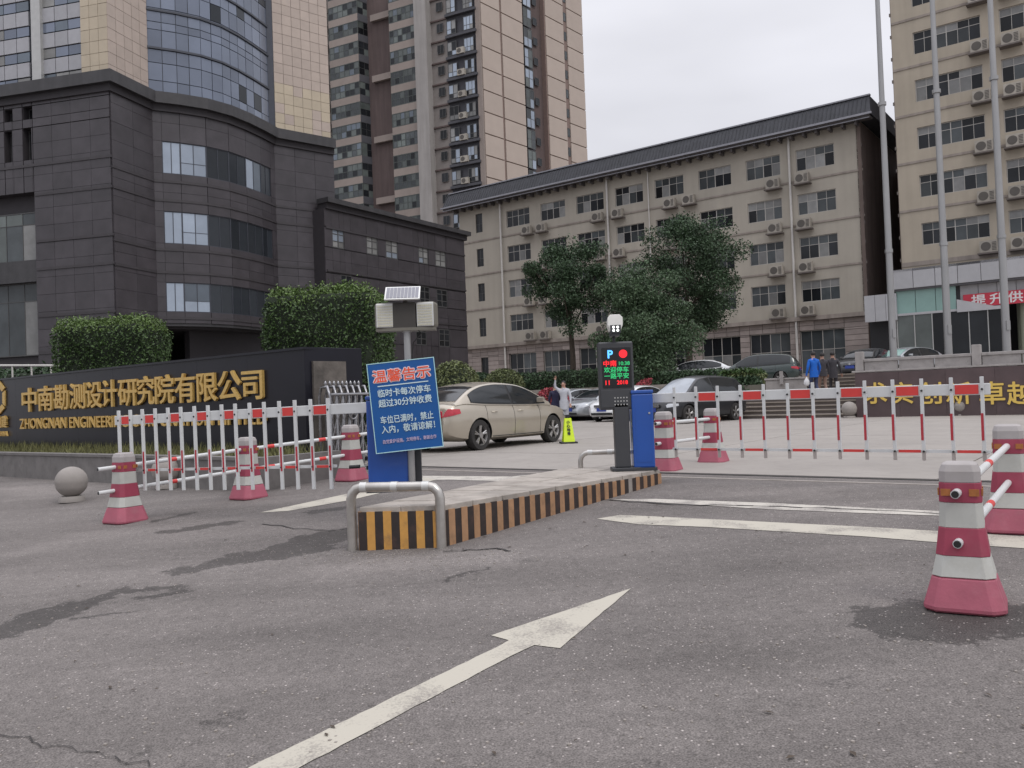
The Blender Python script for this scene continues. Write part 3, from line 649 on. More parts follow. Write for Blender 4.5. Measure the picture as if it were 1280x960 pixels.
# cornice: a deep stone lip that follows the plan
def offset(poly, d):
    o = []
    for i, p in enumerate(poly):
        a = Vector(poly[max(i - 1, 0)]); b = Vector(poly[min(i + 1, len(poly) - 1)]); c_ = Vector(p)
        n1 = (c_ - a).normalized() if i else (b - c_).normalized(); n2 = (b - c_).normalized() if i < len(poly) - 1 else n1
        m1 = Vector((n1.y, -n1.x)); m2 = Vector((n2.y, -n2.x)); m = (m1 + m2).normalized(); o.append(tuple(c_ + m * d / max(.4, m.dot(m1))))
    return o
def band(root, poly, d0, d1, z0, z1, mat, name, off=(0, 0)):
    L0 = RZ[root.name][0]
    a = offset(poly, d0); b = offset(poly, d1); mb = MB()
    for i in range(len(poly) - 1):
        q = [a[i], a[i + 1], b[i + 1], b[i]]; mb.rings([[(x - L0.x, y - L0.y, z - L0.z) for x, y in q] for z in (z0, z1)][::-1])
    return part(name, mb, mat, root)
band(gb_, W, .42, -.6, 17.66, 18.25, 'granite_cornice', 'cornice'); band(gb_, W, .18, -.3, 17.3, 17.66, 'granite_backing', 'cornice')
# body behind, closing the volume
mb = MB(); mb.prism([(x + 22, y - 48) for x, y in offset(W, -.55)] + [(-14 + 22, 60 - 48), (-37 + 22, 60 - 48)], 5.5, 17.6); part('body', mb, 'granite_backing', gb_)
# upper tower: glass, beige strips, bowed curtain wall
U = offset(W, -.25); 
mb = MB(); mb.prism([(x + 22, y - 48) for x, y in offset(W, -.75)] + [(-20 + 22, 58 - 48), (-37 + 22, 58 - 48)], 17.7, 31); part('body', mb, 'beige_joint', gb_)
f0 = Fr(U[0], U[1]); xa = f0.hit(101, 60)[0]
panels(gb_, f0, xa, f0.L, 18.2, 28, .62, .62, [], 'beige_yellow', 'stone_panel', th=.12, y=0)
# left glass front: bands of pale spandrels and dark blue lights between white piers
x = xa; zz = 18.3
wput('frame_grid', bx(xa - 4, .1, 10, 'mullion'), gb_, f0.pt(4, .18, 18.2), f0.rz)
for k in range(9):
    z0 = 18.3 + k * 1.05 * 1.25; 
    for j in range(20):
        x1 = xa - .05 - j * .78; x0 = x1 - .74
        if x0 < 9: break
        if (j % 4) == 3:
            continue
        wput('glass_panel', bx(.74, .05, .46, random.choice(['glass_blue', 'curtain_glass', 'glass_curtain'])), gb_, f0.pt(x0, .1, z0), f0.rz)
        wput('spandrel_panel', bx(.74, .09, .72, 'spandrel'), gb_, f0.pt(x0, .07, z0 + .52), f0.rz)
for xx in (f0.hit(47, 60)[0],): wput('pier', bx(.55, .3, 10, 'steel_pale'), gb_, f0.pt(xx - .28, -.1, 18.2), f0.rz)
for i in range(1, 9):
    fr = Fr(U[i], U[i + 1])
    if i == 1: panels(gb_, fr, 0, fr.L, 18.2, 28, .56, .62, [], 'beige_stone', 'stone_panel', th=.12, y=-.02)
    elif i < 8:
        wput('frame_grid', bx(fr.L, .05, 10, 'mullion'), gb_, fr.pt(0, .08, 18.2), fr.rz)
        nn = 2 if fr.L > 1.1 else 1
        z = 18.3; seq = [.75, .95, .72, 1.05, .42]; q = 0; zs = []
        while z < 27: h_ = seq[q % 5]; zs.append((z, h_)); z += h_; q += 1
        for (z, h_) in zs:
            for c_ in range(nn):
                wput('glass_panel', bx(fr.L / nn - .035, .05, h_ - .04, 'curtain_glass' if random.random() > .04 else 'curtain_glass_dark'), gb_, fr.pt(fr.L / nn * c_ + .017, .03 + random.uniform(-.006, .006), z + .02), fr.rz)
        for z in (20.72, 23.3 + 1.2, 22.75): wput('transom', bx(fr.L + .03, .1, .11, 'mullion'), gb_, fr.pt(-.01, -.05, z), fr.rz)
    else:
        panels(gb_, fr, .35, fr.L, 18.2, 28, .6, .62, [], lambda x, z: 'beige_yellow' if (z < 21 and random.random() < .8) else 'beige_stone', 'stone_panel', th=.12, y=-.02)
        wput('pier', bx(.38, .2, 10, 'mullion'), gb_, fr.pt(-.03, 0, 18.2), fr.rz)
# lower wing
WA = atZ(411, 250, 14.2); WB = atZ(579, 291, 14.2); 
lw = thing('granite_wing_building', 'low dark granite wing with a row of small windows, beside the taller granite block', 'building', (WA.x, WA.y, .4)); fw_ = Fr(WA, WB)
fl = [OP(fw_, *q) for q in ((414, 285, 430, 312), (457, 294, 472, 320), (481, 299, 497, 325), (522, 307, 535, 331), (543, 311, 557, 335), (524, 357, 537, 383), (545, 361, 559, 385), (548, 411, 562, 434), (519, 408, 533, 432), (425, 343, 440, 372))]
wall(lw, fw_, -.5, fw_.L, .4, 13.6, fl, 'granite_backing', depth=.15, thick=8)
panels(lw, fw_, -.5, fw_.L, 3.4, 13.6, 1.7, .85, fl, 'granite', 'granite_panel', gap=.014)
for i, o in enumerate(fl): window(lw, fw_, *o, 2, [.35, .72], y=-.04, fm='win_frame_dark', gl=('glass_sky', 'glass_curtain') if i < 5 else ('glass_dark',), fw=.07)
wput('cornice', bx(fw_.L + .9, 1.0, .3, 'granite_cornice'), lw, fw_.pt(-.5, -.45, 13.95), fw_.rz); wput('cornice', bx(fw_.L + .6, .8, .35, 'granite_backing'), lw, fw_.pt(-.4, -.2, 13.6), fw_.rz)
for zl in (9.75, 12.4, 7.1): wput('stone_ledge', bx(fw_.L + .4, .1, .12, 'granite_ledge'), lw, fw_.pt(-.4, -.12, zl), fw_.rz)
# ================================================================== CENTRE OFFICE BLOCK
TZ = 1.95
def facade_root(name, label, s, D, z, cat='building'):
    p = S(s, D, z); return thing(name, label, cat, p, RZ1)
cb = facade_root('cream_office_building', 'long cream rendered office block with dark sloping roof and stone ground floor', -53.6, 63, TZ)
fc = Fr(S(-53.6, 63), S(-15.5, 63)); OFF = 53.6
WC = [(-47.7, -44.99), (-43.71, -40.99), (-39.79, -36.95), (-35.79, -33.09), (-31.97, -29.36), (-28.03, -25.27), (-24.04, -21.35), (-20.15, -17.36)]
RW = [(7.98, 9.55), (11.2, 12.84), (14.54, 16.1), (17.87, 19.45)]
ops = [(a + OFF, b + OFF, c, d) for a, b in WC for c, d in RW]
gops = [(a + OFF - .25, b + OFF + .2, 2.6, 5.85) for a, b in WC]
sm = [(2.1, 2.95, c, d) for c, d in ((7.75, 9.55), (11.2, 12.95), (14.6, 16.35), (17.95, 19.8))] + [(2.2, 3.1, 2.9, 5.7)]
wall(cb, fc, 0, 38.1, 6.87, 20.66, ops + sm[:4], 'wall_buff', depth=.25, thick=14)
wall(cb, fc, 0, 38.1, TZ, 6.6, gops + sm[4:], 'ground_joint', depth=.35, y=.04, thick=14)
panels(cb, fc, 0, 38.1, TZ + .3, 6.58, 1.25, .42, gops + sm[4:], 'ground_stone', 'stone_block', gap=.03, th=.1, y=-.05)
wput('ledge', bx(38.7, .45, .3, 'wall_band'), cb, fc.pt(-.3, -.33, 6.59), fc.rz)
for z in (10.35, 13.75, 17.05):
    wput('string_course', bx(38.3, .1, .14, 'wall_band'), cb, fc.pt(-.1, -.06, z), fc.rz)
wput('left_pier', bx(4.6, .12, 13.2, 'wall_buff_warm'), cb, fc.pt(0, -.122, 6.95), fc.rz) if False else None
for i, o in enumerate(ops):
    window(cb, fc, *o, 4, [.62], y=.1, gl=('glass_dark', 'glass_mid', 'glass_curtain'), wts=(3, 2, 1.6))
for o in gops: window(cb, fc, *o, 4, [.55], y=.15, gl=('glass_mid', 'glass_dark', 'glass_curtain'), wts=(4, 3, .6))
for o in sm: window(cb, fc, *o, 2, [.45], y=.1, gl=('glass_dark',), fm='win_frame_dark')
for s_ in (-48.3, -36.5, -20.6): 
    x = s_ + OFF; part('drainpipe', MB().tube([(x, -.18, .4), (x, -.18, 18.6)], .09, 8), 'pipe_white', cb, smooth=True)
part('drainpipe', MB().tube([(-32.5 + OFF, -.18, .4), (-32.5 + OFF, -.18, 18.6)], .05, 8), 'pipe_white', cb, smooth=True)
# roof: deep eave, gutter and dark sloping tile skirt with ribs
mb = MB(); e = 1.05; zl = 20.62 - TZ
mb.add([(-1.3, -e, zl + .12), (39.1, -e, zl + .12), (38.9, -.2, zl + 1.62), (-1.0, -.2, zl + 1.62), (-1.3, 15.2, zl + .12), (39.1, 15.2, zl + .12), (38.9, 14.2, zl + 1.62), (-1, 14.2, zl + 1.62)], [(0, 1, 2, 3), (1, 5, 6, 2), (5, 4, 7, 6), (4, 0, 3, 7), (3, 2, 6, 7), (0, 4, 5, 1)])
part('roof', mb, 'roof_dark', cb)
mb = MB()
for i in range(134):
    x = -1.2 + i * .3; mb.tube([(x, -e - .01, zl + .15), (x + (.15 if False else 0), -.2, zl + 1.63)], .035, 5)
o_ = part('roof_tile_ribs', mb, 'roof_dark', cb); o_['kind'] = 'stuff'
wput('gutter', bx(40.6, .16, .14, 'gutter'), cb, fc.pt(-1.4, -e - .14, 20.66), fc.rz); wput('gutter', bx(40.3, .1, .07, 'gutter'), cb, fc.pt(-1.3, -e + .06, 20.45), fc.rz)
wput('ridge_cap', bx(40.0, .3, .1, 'gutter'), cb, fc.pt(-1.05, -.32, 22.24), fc.rz)
wput('eave_soffit', bx(40.2, 1.0, .12, 'eave'), cb, fc.pt(-1.2, -e + .04, 20.55), fc.rz)
for i in range(42): wput('eave_bracket', bx(.16, .75, .32, 'eave'), cb, fc.pt(-.2 + i * .93, -.78, 20.22), fc.rz)
# right end wall of the centre block
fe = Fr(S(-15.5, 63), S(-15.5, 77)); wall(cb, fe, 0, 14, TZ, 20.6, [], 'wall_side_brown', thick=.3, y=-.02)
wput('quoin', bx(.25, .12, 13.6, 'wall_side_brown'), cb, fc.pt(37.9, -.1, 6.9), fc.rz)
# ================================================================== RIGHT OFFICE BLOCK
rb = facade_root('tall_buff_office_building', 'taller buff office block at right with long windows above a glazed lobby', -12.9, 62, TZ)
f2 = Fr(S(-12.9, 62), S(14, 62)); rops = []
for c0 in (-11.57, -6.45, -1.3, 3.85):
    for k in range(-1, 6):
        zb = 10.95 + 3.27 * k
        if k < 0: continue
        rops.append((c0 + 12.9, c0 + 12.9 + 4.05, zb, zb + 1.5))
wall(rb, f2, 0, 26.9, TZ, 31, rops, 'wall_buff_warm', depth=.28, thick=16)
for z in (13.35 + 3.27 * k for k in range(0, 6)): wput('string_course', bx(26.9, .08, .16, 'wall_band'), rb, f2.pt(0, -.05, z - .02), f2.rz)
wput('string_course', bx(26.9, .08, .3, 'wall_band'), rb, f2.pt(0, -.05, 9.6), f2.rz)
for o in rops: window(rb, f2, *o, 6, [.66], y=.12, gl=('glass_dark', 'glass_mid', 'glass_curtain'), wts=(4, 1.5, 1.6))
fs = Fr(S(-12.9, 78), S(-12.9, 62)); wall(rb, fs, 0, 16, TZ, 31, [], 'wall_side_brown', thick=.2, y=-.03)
gp = facade_root('link_building', 'dark brown recessed wall in the gap between the two office blocks', -15.6, 74, TZ); gp['category'] = 'building'
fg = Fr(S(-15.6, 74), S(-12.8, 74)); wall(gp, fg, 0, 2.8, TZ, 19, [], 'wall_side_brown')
for z in (6, 9.3, 12.6, 15.9): wput('ledge', bx(2.7, .1, .15, 'wall_band'), gp, fg.pt(.05, -.08, z), fg.rz)
for k in range(9):
    pass
# conduit clips down the corners
for k in range(12): wput('cable_clip', bx(.09, .09, .22, 'ac_bracket'), rb, f2.pt(-.1, -.05, 10 + k * 1.55), f2.rz); 
for k in range(9): wput('cable_clip', bx(.09, .09, .22, 'ac_bracket'), cb, fc.pt(38.1, -.05, 7.6 + k * 1.4), fc.rz)
# lobby with canopy
lb = facade_root('lobby_building', 'single storey glazed lobby with pale panel fascia and red banner', -12.3, 56, TZ)
f3 = Fr(S(-12.3, 56), S(6, 56)); L3 = f3.L
mb = MB(); mb.box(0, L3, 0, 6, 8.55 - TZ, 8.7 - TZ); part('roof', mb, 'canopy_joint', lb)
for k in range(15): wput('fascia_panel', bx(1.2, .12, 1.2, 'canopy_panel'), lb, f3.pt(.02 + k * 1.23, 0, 7.5), f3.rz)
wput('fascia_backing', bx(L3, .1, 1.1, 'canopy_joint'), lb, f3.pt(0, .14, 7.5), f3.rz)
wput('fascia_backing', bx(L3 - 2.6, .1, 1.0, 'canopy_joint'), lb, f3.pt(2.6, .74, 6.4), f3.rz); wput('ceiling_panel', bx(L3, 5.5, .12, 'canopy_joint'), lb, f3.pt(0, .1, 7.38), f3.rz)
for k in range(13): wput('fascia_panel', bx(.95, .1, 1.0, 'canopy_panel'), lb, f3.pt(3.7 + k * .98, .6, 6.42), f3.rz)
# low side fascia to the left
f4 = Fr(S(-14.0, 56), S(-12.1, 56))
for k in range(3): wput('fascia_panel', bx(.62, .25, 1.68, 'canopy_panel'), lb, f4.pt(k * .64, .1, 5.6), f4.rz)
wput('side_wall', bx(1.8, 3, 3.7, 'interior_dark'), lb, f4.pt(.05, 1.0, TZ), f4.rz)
# glazed corner
for k in range(4):
    x0 = .15 + k * 1.13
    if x0 > 3.4: break
    wput('glass_panel', bx(1.1, .05, 1.45, 'glass_teal'), lb, f3.pt(x0, .3, 5.95), f3.rz)
for k in range(6):
    x0 = .15 + k * 1.0; wput('glass_panel', bx(.97, .05, 3.95, 'glass_green' if k < 2 else 'glass_dark'), lb, f3.pt(x0, .35, TZ), f3.rz); wput('glazing_post', bx(.05, .1, 4, 'steel_pale'), lb, f3.pt(x0 - .03, .3, TZ), f3.rz)
wput('glazing_head', bx(6, .1, .14, 'canopy_panel'), lb, f3.pt(.1, .28, 5.84), f3.rz)
mb = MB(); mb.add([(3.6, -.3, 4.25), (6.1, .4, 3.75), (6.1, .5, 3.85), (3.6, .6, 4.45)], [(0, 1, 2, 3)]);
mb = MB(); mb.rings([[(3.55, .2, 3.82), (6.2, .2, 3.82), (3.55, .2, 4.6)], [(3.55, .28, 3.82), (6.2, .28, 3.82), (3.55, .28, 4.6)]]); part('fascia_wedge', mb, 'canopy_panel', lb)
for x in (7.0, 13.2): part('column', MB().tube([(x, 1.2, 0), (x, 1.2, 5.5)], .33, 16), 'column_green', lb, smooth=True)
part('column', MB().tube([(6.55, 2.2, 0), (6.55, 2.2, 5.5)], .12, 12), 'column_green', lb, smooth=True)
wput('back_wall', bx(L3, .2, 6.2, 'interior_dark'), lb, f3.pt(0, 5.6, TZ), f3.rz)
for k in range(7): wput('door_glass', bx(1.5, .06, 3.6, 'glass_dark'), lb, f3.pt(6.6 + k * 1.56, 4.4, TZ), f3.rz)
# banner
bn0 = f3.hit(1203, 362); bt = thing('banner', 'red banner with white characters hanging under the lobby fascia', 'banner', f3.pt(bn0[0] - .05, .42, 6.02), f3.rz)
part('cloth', MB().box(0, 9.5, 0, .03, 0, .78), 'banner_red', bt)
for k, ch in enumerate('提升供给质量服务发展'):
    part('character', text(ch, .68, .006, .022, 'white_print', 'CENTER', 1.15), None, bt, (.82 + k * .95, -.012, .14))
# ================================================================== HIGH-RISE TOWER
C0 = (-2.4, 110); LT = (-24.9 - 9, 121.5 + 4.6); RT = (13.1, 128.4)
tw = thing('residential_tower', 'tall pink and beige apartment tower with stacked glazed balconies rising behind', 'building', (-6, 120, 0))
fl_ = Fr(LT, C0); fr_ = Fr(C0, RT)
def tx(px, py=110): return fl_.hit(px, py)[0]
SH = 2.93; NZ = 20
Z0 = 22
mb = MB(); q = [LT, (-3.2, 112.2), (12.2, 129.5), (-10, 150)]
mb.rings([[(x + 6, y - 120, z) for x, y in q] for z in (0, 70)][::1]); part('core', mb, 'tower_brown', tw)
def slabwall(fr, x0, x1, z0, z1, mat, y=0, th=2.2, name='wall'): return wput(name, bx(x1 - x0, th, z1 - z0, mat), tw, fr.pt(x0, y, z0), fr.rz)
xs_ = {k: tx(k, 100) for k in (404, 411, 417, 454, 464, 493, 526, 541, 545, 561, 596, 604)}
TOPZ = 62
# concrete flue / column
slabwall(fl_, xs_[526], xs_[541], 0, TOPZ, 'tower_concrete', -1.3, 2)
part('downpipe', MB().tube([(fl_.pt(tx(412, 100), -1.3, z) - Vector((-6, 120, 0))) for z in (20, TOPZ)], .22, 8), 'pipe_white', tw, smooth=True)
# recess face and beams
slabwall(fl_, xs_[454], xs_[493], 0, TOPZ, 'tower_brown', 2.0, .4)
z = 25.3
for z in (30.1, 38.9, 47.7, 56.5): slabwall(fl_, xs_[464], xs_[493], z, z + .9, 'tower_pink', .2, .5, 'beam')
base = 27.35
for k in range(-2, 12):
    zf = base + SH * k
    # left bay
    for (xa_, xb_, yy, n_c) in ((xs_[417] + .1, xs_[454], -.9, 6), (xs_[493], xs_[526] - .1, -.9, 6)):
        slabwall(fl_, xa_, xb_, zf, zf + 1.02, 'tower_pink', yy, 2.5, 'balcony_front')
        window(tw, fl_, xa_, xb_, zf + 1.02, zf + SH, n_c, [.5], y=yy, gl=('glass_green', 'glass_mid', 'glass_dark', 'glass_blue'), fm='win_frame_green', split=False, wts=(3, 3, 2, .7), fw=.12)
    wput('balcony_side', bx(2.4, .1, SH - 1.3, 'glass_green'), tw, fl_.pt(xs_[454], -.9, zf + 1.1), fl_.rz + R(90)) if False else None
    # side return of the left bay
    fsd = Fr(fl_.pt(xs_[454], -.9, 0), fl_.pt(xs_[454] + .9, 1.9, 0)); wput('balcony_front', bx(fsd.L, .15, 1.0, 'tower_dark'), tw, fsd.pt(0, 0, zf), fsd.rz)
    window(tw, fsd, .05, fsd.L - .05, zf + 1.0, zf + SH, 3, [.5], y=.02, gl=('glass_dark', 'glass_green'), fm='win_frame_dark', split=False)
    # small windows left of the flue
    slabwall(fl_, xs_[404] - 6, xs_[411], zf, zf + 1.1, 'tower_grey', 0, 1, 'balcony_front')
    window(tw, fl_, xs_[404] - .2, xs_[411] - .2, zf + 1.2, zf + SH - .2, 2, [.5], y=-.1, gl=('glass_mid', 'glass_dark'), fm='win_frame_dark', split=False)
    # wall with small windows right of the column
    wz = zf + 1.2; xa_, xb_ = xs_[545], xs_[561]
    window(tw, fl_, (xa_ + xb_) / 2 - .5, (xa_ + xb_) / 2 + .5, wz, wz + 1.2, 2, [], y=-.22, gl=('glass_dark',), fm='win_frame_dark', split=False)
    slabwall(fl_, xs_[541], xs_[561], zf - .1, zf + .1, 'tower_brown', -.2, .5, 'string_course')
    # balcony bay with air conditioner shelf
    xa_, xb_ = xs_[561], xs_[596]; wd = xb_ - xa_
    slabwall(fl_, xa_, xb_ + .4, zf - .05, zf + .3, 'tower_dark', -.6, 1.6, 'balcony_slab')
    window(tw, fl_, xa_ + .1, xa_ + wd * .36, zf + .5, zf + 2.4, 2, [.35], y=-.3, gl=('glass_sky', 'glass_curtain', 'glass_dark'), fm='win_frame_dark', split=False, wts=(3, 2, 1), fw=.09)
    window(tw, fl_, xa_ + wd * .62, xb_ - .1, zf + .5, zf + 2.4, 3, [.35], y=-.3, gl=('glass_sky', 'glass_curtain', 'glass_dark'), fm='win_frame_dark', split=False, wts=(3, 2, 1), fw=.09)
slabwall(fl_, xs_[541], xs_[561], 0, TOPZ, 'tower_grey', 0, 1); slabwall(fl_, xs_[561], xs_[596] + .6, 0, TOPZ, 'tower_dark', 0, 1)
slabwall(fl_, xs_[411] - 8, xs_[417], 0, TOPZ, 'tower_grey', .3, 1)
slabwall(fl_, xs_[604] - .7, fl_.L, 0, TOPZ, 'tower_pink', -.35, 2.5)
# right flank: beige panels storey by storey, glazed slot between
def rx(px): return fr_.hit(px, 100)[0]
SL = [(0, rx(655)), (rx(684), rx(706)), (rx(710.5), rx(730))]
for k in range(-3, 12):
    zf = base + SH * k + 1.0
    for a, b in SL:
        nn = 1
        if a == 0: parts_ = [(a, rx(626.5)), (rx(629), b)]
        else: parts_ = [(a, b)]
        for a2, b2 in parts_: wput('wall_panel', bx(b2 - a2, .4, SH - .16, 'tower_beige'), tw, fr_.pt(a2, -.1, zf), fr_.rz)
    window(tw, fr_, rx(659), rx(669), zf + .1, zf + SH - .15, 2, [.5], y=.3, gl=('glass_sky', 'glass_mid', 'glass_green'), fm='win_frame_dark', split=False, fw=.1)
    window(tw, fr_, rx(707), rx(710), zf + .7, zf + 2.0, 1, [], y=-.02, gl=('glass_mid',), fm='win_frame_dark', split=False)
    window(tw, fr_, rx(672), rx(677), zf + 1, zf + 2.1, 1, [], y=.5, gl=('glass_dark',), fm='win_frame_dark', split=False)
slabwall(fr_, 0, rx(655), 0, TOPZ, 'tower_joint', .05, 2); slabwall(fr_, rx(655), rx(671), 0, TOPZ, 'tower_dark', .8, 1); slabwall(fr_, rx(671), rx(683.5), 0, TOPZ, 'tower_brown', .75, 1.4)
slabwall(fr_, rx(683), rx(730), 0, TOPZ, 'tower_joint', .05, 2)
# ================================================================== TERRACE, STEPS, RIGHT WALL
tr = MB(); tr.box(-30.5, 20, 36.0, 62.9, -1.6, 0); struct('terrace', tr, 'kerb_concrete', (0, 0, TZ), RZ1, 'raised terrace in front of the office blocks')
tr = MB(); tr.box(-7.6, 20, 30.3, 36, -1.6, 0); struct('terrace', tr, 'kerb_concrete', (0, 0, TZ - .002), RZ1, 'terrace behind the dark slogan wall')
tr = MB(); tr.rings([[(-60, 33.5, .43), (-18.5, 33.5, .43), (-18.5, 39.5, .43), (-60, 39.5, .43)], [(-60, 39, TZ - .05), (-18.5, 39, TZ - .05), (-18.5, 39.5, TZ - .05), (-60, 39.5, TZ - .05)]]); struct('lawn_bank', tr, 'lawn', (0, 0, 0), RZ1, 'grassy bank rising to the terrace')
tr = MB(); tr.box(-70, -30.5, 39.4, 62.9, .3, TZ - .02); struct('terrace', tr, 'kerb_concrete', (0, 0, 0), RZ1, 'terrace behind the hedge on the left')
sw = thing('slogan_wall', 'dark maroon stone wall with gold characters below the pale stone balustrade', 'wall', S(-7.85, 29.8, .43), RZ1)
part('wall_core', MB().box(0, 22, .06, .5, 0, 1.5), 'slot_dark', sw)
for i in range(16):
    for j in range(2): link('stone_panel', bx(1.385, .06, .76, 'maroon_stone'), sw, (.005 + i * 1.39, 0, j * .765), 0)
for px, ch in ((1094, '求'), (1127, '实'), (1163, '创'), (1198, '新'), (1240, '卓'), (1276, '越')):
    q = atD(px, 492, 29.75); s_ = sd_(q)[0] + 7.85
    part('character', text(ch, .76, .02, .014, 'gold_bright'), None, sw, (s_, -.03, q.z - .43 - .27))
bl = thing('stone_balustrade', 'pale stone balustrade with short posts above the dark slogan wall', 'balustrade', S(-7.85, 29.85, 1.97), RZ1)
part('coping', MB().box(-.1, 22, -.06, .6, 0, .06), 'rail_stone', bl, bev=.01)
for k in range(6):
    x0 = .12 + 3.55 * k; part('post', MB().box(x0 - .13, x0 + .13, .08, .34, .06, .72), 'rail_stone', bl, bev=.02); part('rail', MB().box(x0 + .13, x0 + 3.42, .12, .3, .36, .46), 'rail_stone', bl, bev=.015)
    for j in range(3): link('infill_panel', bx(1.05, .1, .29, 'rail_stone'), bl, (x0 + .16 + j * 1.09, .16, .065))
st = thing('stone_steps', 'broad stone steps climbing from the plaza to the terrace', 'steps', S(-15.2, 30.0, .43), RZ1)
for i in range(6):
    o = part('step', MB().box(0, 7.2, .42 * i, 3.4, .15 * i, .15 * i + .11), 'riser_stone', st); part('tread', MB().box(-.02, 7.25, .42 * i - .03, .42 * i + .42 + .06, .15 * i + .11, .15 * i + .15), 'stair_stone', st)
for i in range(5):
    y = 2.7 + .42 * i; z = .9 + .14 * i; part('step', MB().box(4.6, 7.2, y, 6.2, z - .2, z + .10), 'riser_stone', st); part('tread', MB().box(4.55, 7.25, y - .03, y + .46, z + .10, z + .14), 'stair_stone', st)
pw = thing('planter_wall', 'low maroon retaining wall holding the hedge above the broad steps', 'wall', S(-24.5, 33.0, .43), RZ1)
for k in range(14): link('stone_block', bx(.985, .3, .6, 'maroon_stone'), pw, (k * .99, 0, .35)); link('stone_block', bx(.985, .3, .34, 'maroon_stone'), pw, (k * .99, .002, 0))
part('core', MB().box(0, 13.8, .3, 3.4, 0, 1.3), 'earth', pw)
cpl = thing('concrete_planter', 'pale concrete planter box beside the steps under the dark SUV', 'planter', atY(957, 480, 33.2), RZ1 * .6)
cpl.location.z = 1.2
RZ[cpl.name] = (cpl.location.copy(), cpl.rotation_euler.z)
part('box', MB().box(0, 1.55, 0, .7, .1, .68), 'rail_stone', cpl, bev=.02); part('rim', MB().box(-.04, 1.59, -.04, .74, .68, .75), 'rail_stone', cpl, bev=.01)
part('post', MB().box(.55, .68, -.12, -.03, .5, 1.02), 'rail_stone', cpl)
# flagpoles
for (px, pt_, D_, lb_) in ((1117, 1096, 31.3, 'leftmost of the three tall grey flagpoles, crossing the gap between the blocks'), (1186, 1163, 31.3, 'middle of the three tall grey flagpoles before the buff block'), (1259, 1235, 31.3, 'rightmost of the three tall grey flagpoles, in front of the red banner')):
    p = atD(px, 445, D_); f_ = thing('flagpole', lb_, 'flagpole', (p.x, p.y, TZ), 0, 'tall flagpoles on the terrace')
    h = 18.5; part('pole', MB().tube([(0, 0, .1), (0, 0, 8), (0, 0, h)], [.125, .1, .055], 14), 'pole_grey', f_, smooth=True)
    part('base', MB().lathe([(.26, 0), (.26, .08), (.17, .14)], 16), 'pole_grey', f_); part('winch_box', MB().box(-.06, .06, -.16, -.1, 1.2, 1.5), 'pole_grey', f_)
    for z in (4.2, 9.4): part('collar', MB().lathe([(.135, z), (.135, z + .12)], 14), 'pole_grey', f_)
# ================================================================== LEFT SIGN WALL AND RAISED BED
bed = thing('raised_bed', 'low grey stone kerb bed in front of the company name wall', 'planter', S(-30, 7.0, .2), RZ1)
part('soil', MB().box(.1, 20.1, .14, 1.6, 0, .54), 'earth', bed)
for k in range(20): link('kerb_block', bx(1.0, .16, .56, 'bed_kerb'), bed, (k * 1.005, 0, .0)); link('kerb_coping', bx(1.0, .2, .045, 'bed_kerb'), bed, (k * 1.005, -.02, .56))
link('kerb_block', bx(.16, 1.5, .6, 'bed_kerb'), bed, (20.1, 0, 0))
gs = MB()
for _ in range(9000):
    x = random.uniform(.2, 20); y = random.uniform(.2, 1.5); h = random.uniform(.05, .2) * (1.2 if y > .9 else .8); a = random.uniform(0, 6.28); dx, dy = math.cos(a) * .012, math.sin(a) * .012
    gs.add([(x - dx, y - dy, .52), (x + dx, y + dy, .52), (x + random.gauss(0, .05), y + random.gauss(0, .05), .54 + h)], [(0, 1, 2)])
p = S(-30, 7.0, .2); go = part('grass', gs, 'grass', None, p, RZ1); go['kind'] = 'stuff'; go['label'] = 'dry yellowish grass growing along the foot of the name wall'; go['category'] = 'grass'
nw = thing('name_wall', 'long black polished stone wall with the gold company name', 'wall', S(-30, 8.5, .7), RZ1)
part('core', MB().box(0, 19.46, .05, .6, 0, 1.66), 'slot_dark', nw)
for k in range(13): link('stone_panel', bx(1.494, .05, 1.69, 'sign_black'), nw, (k * 1.497, 0, 0), 0)
part('coping', MB().box(-.02, 19.48, -.03, .62, 1.69, 1.73), 'sign_black', nw)
CN = '中南勘测设计研究院有限公司'
xs = [(27, 47), (48, 66), (68, 86), (88, 107), (108, 127), (128, 146), (149, 171), (172, 193), (194, 217), (220, 244), (246, 270), (273, 300), (302, 330)]
yb = {0: (485, 516), 12: (459, 501)}
for i, (ch, (a, b)) in enumerate(zip(CN, xs)):
    t_ = i / 12; yt = 484 + (460 - 484) * t_; yb_ = 515 + (500 - 515) * t_
    A = atD(a, yb_, 8.46); B = atD(b, yt, 8.46); sa, sb = sd_(A)[0] + 30, sd_(B)[0] + 30; h = B.z - A.z; zb_ = A.z
    me = text(ch, round(h * 1.08, 2), .025, .013, 'gold', 'CENTER', round((sb - sa) / (h * 1.0), 2)); part('character', me, None, nw, ((sa + sb) / 2, -.03, zb_ - .7 + h * .09))
A = atD(25, 537, 8.46); B = atD(141, 520, 8.46); wd = sd_(B)[0] - sd_(A)[0]; en = 'ZHONGNAN ENGINEERING CORPORATION LIMITED'
me = text(en, .3, .02, .010, 'gold', 'LEFT', 1.0); mxx = [v.co.x for v in me.vertices]; me2 = text('ZHONGNAN ENGINEERI', .3, .02, .010, 'gold', 'LEFT', 1.0); sc_ = wd / max(v.co.x for v in me2.vertices)
me = text(en, .33, .02, .010, 'gold', 'LEFT', round(sc_ * .91, 3)); part('lettering', me, None, nw, (sd_(A)[0] + 30, -.03, A.z - .7 + .02))
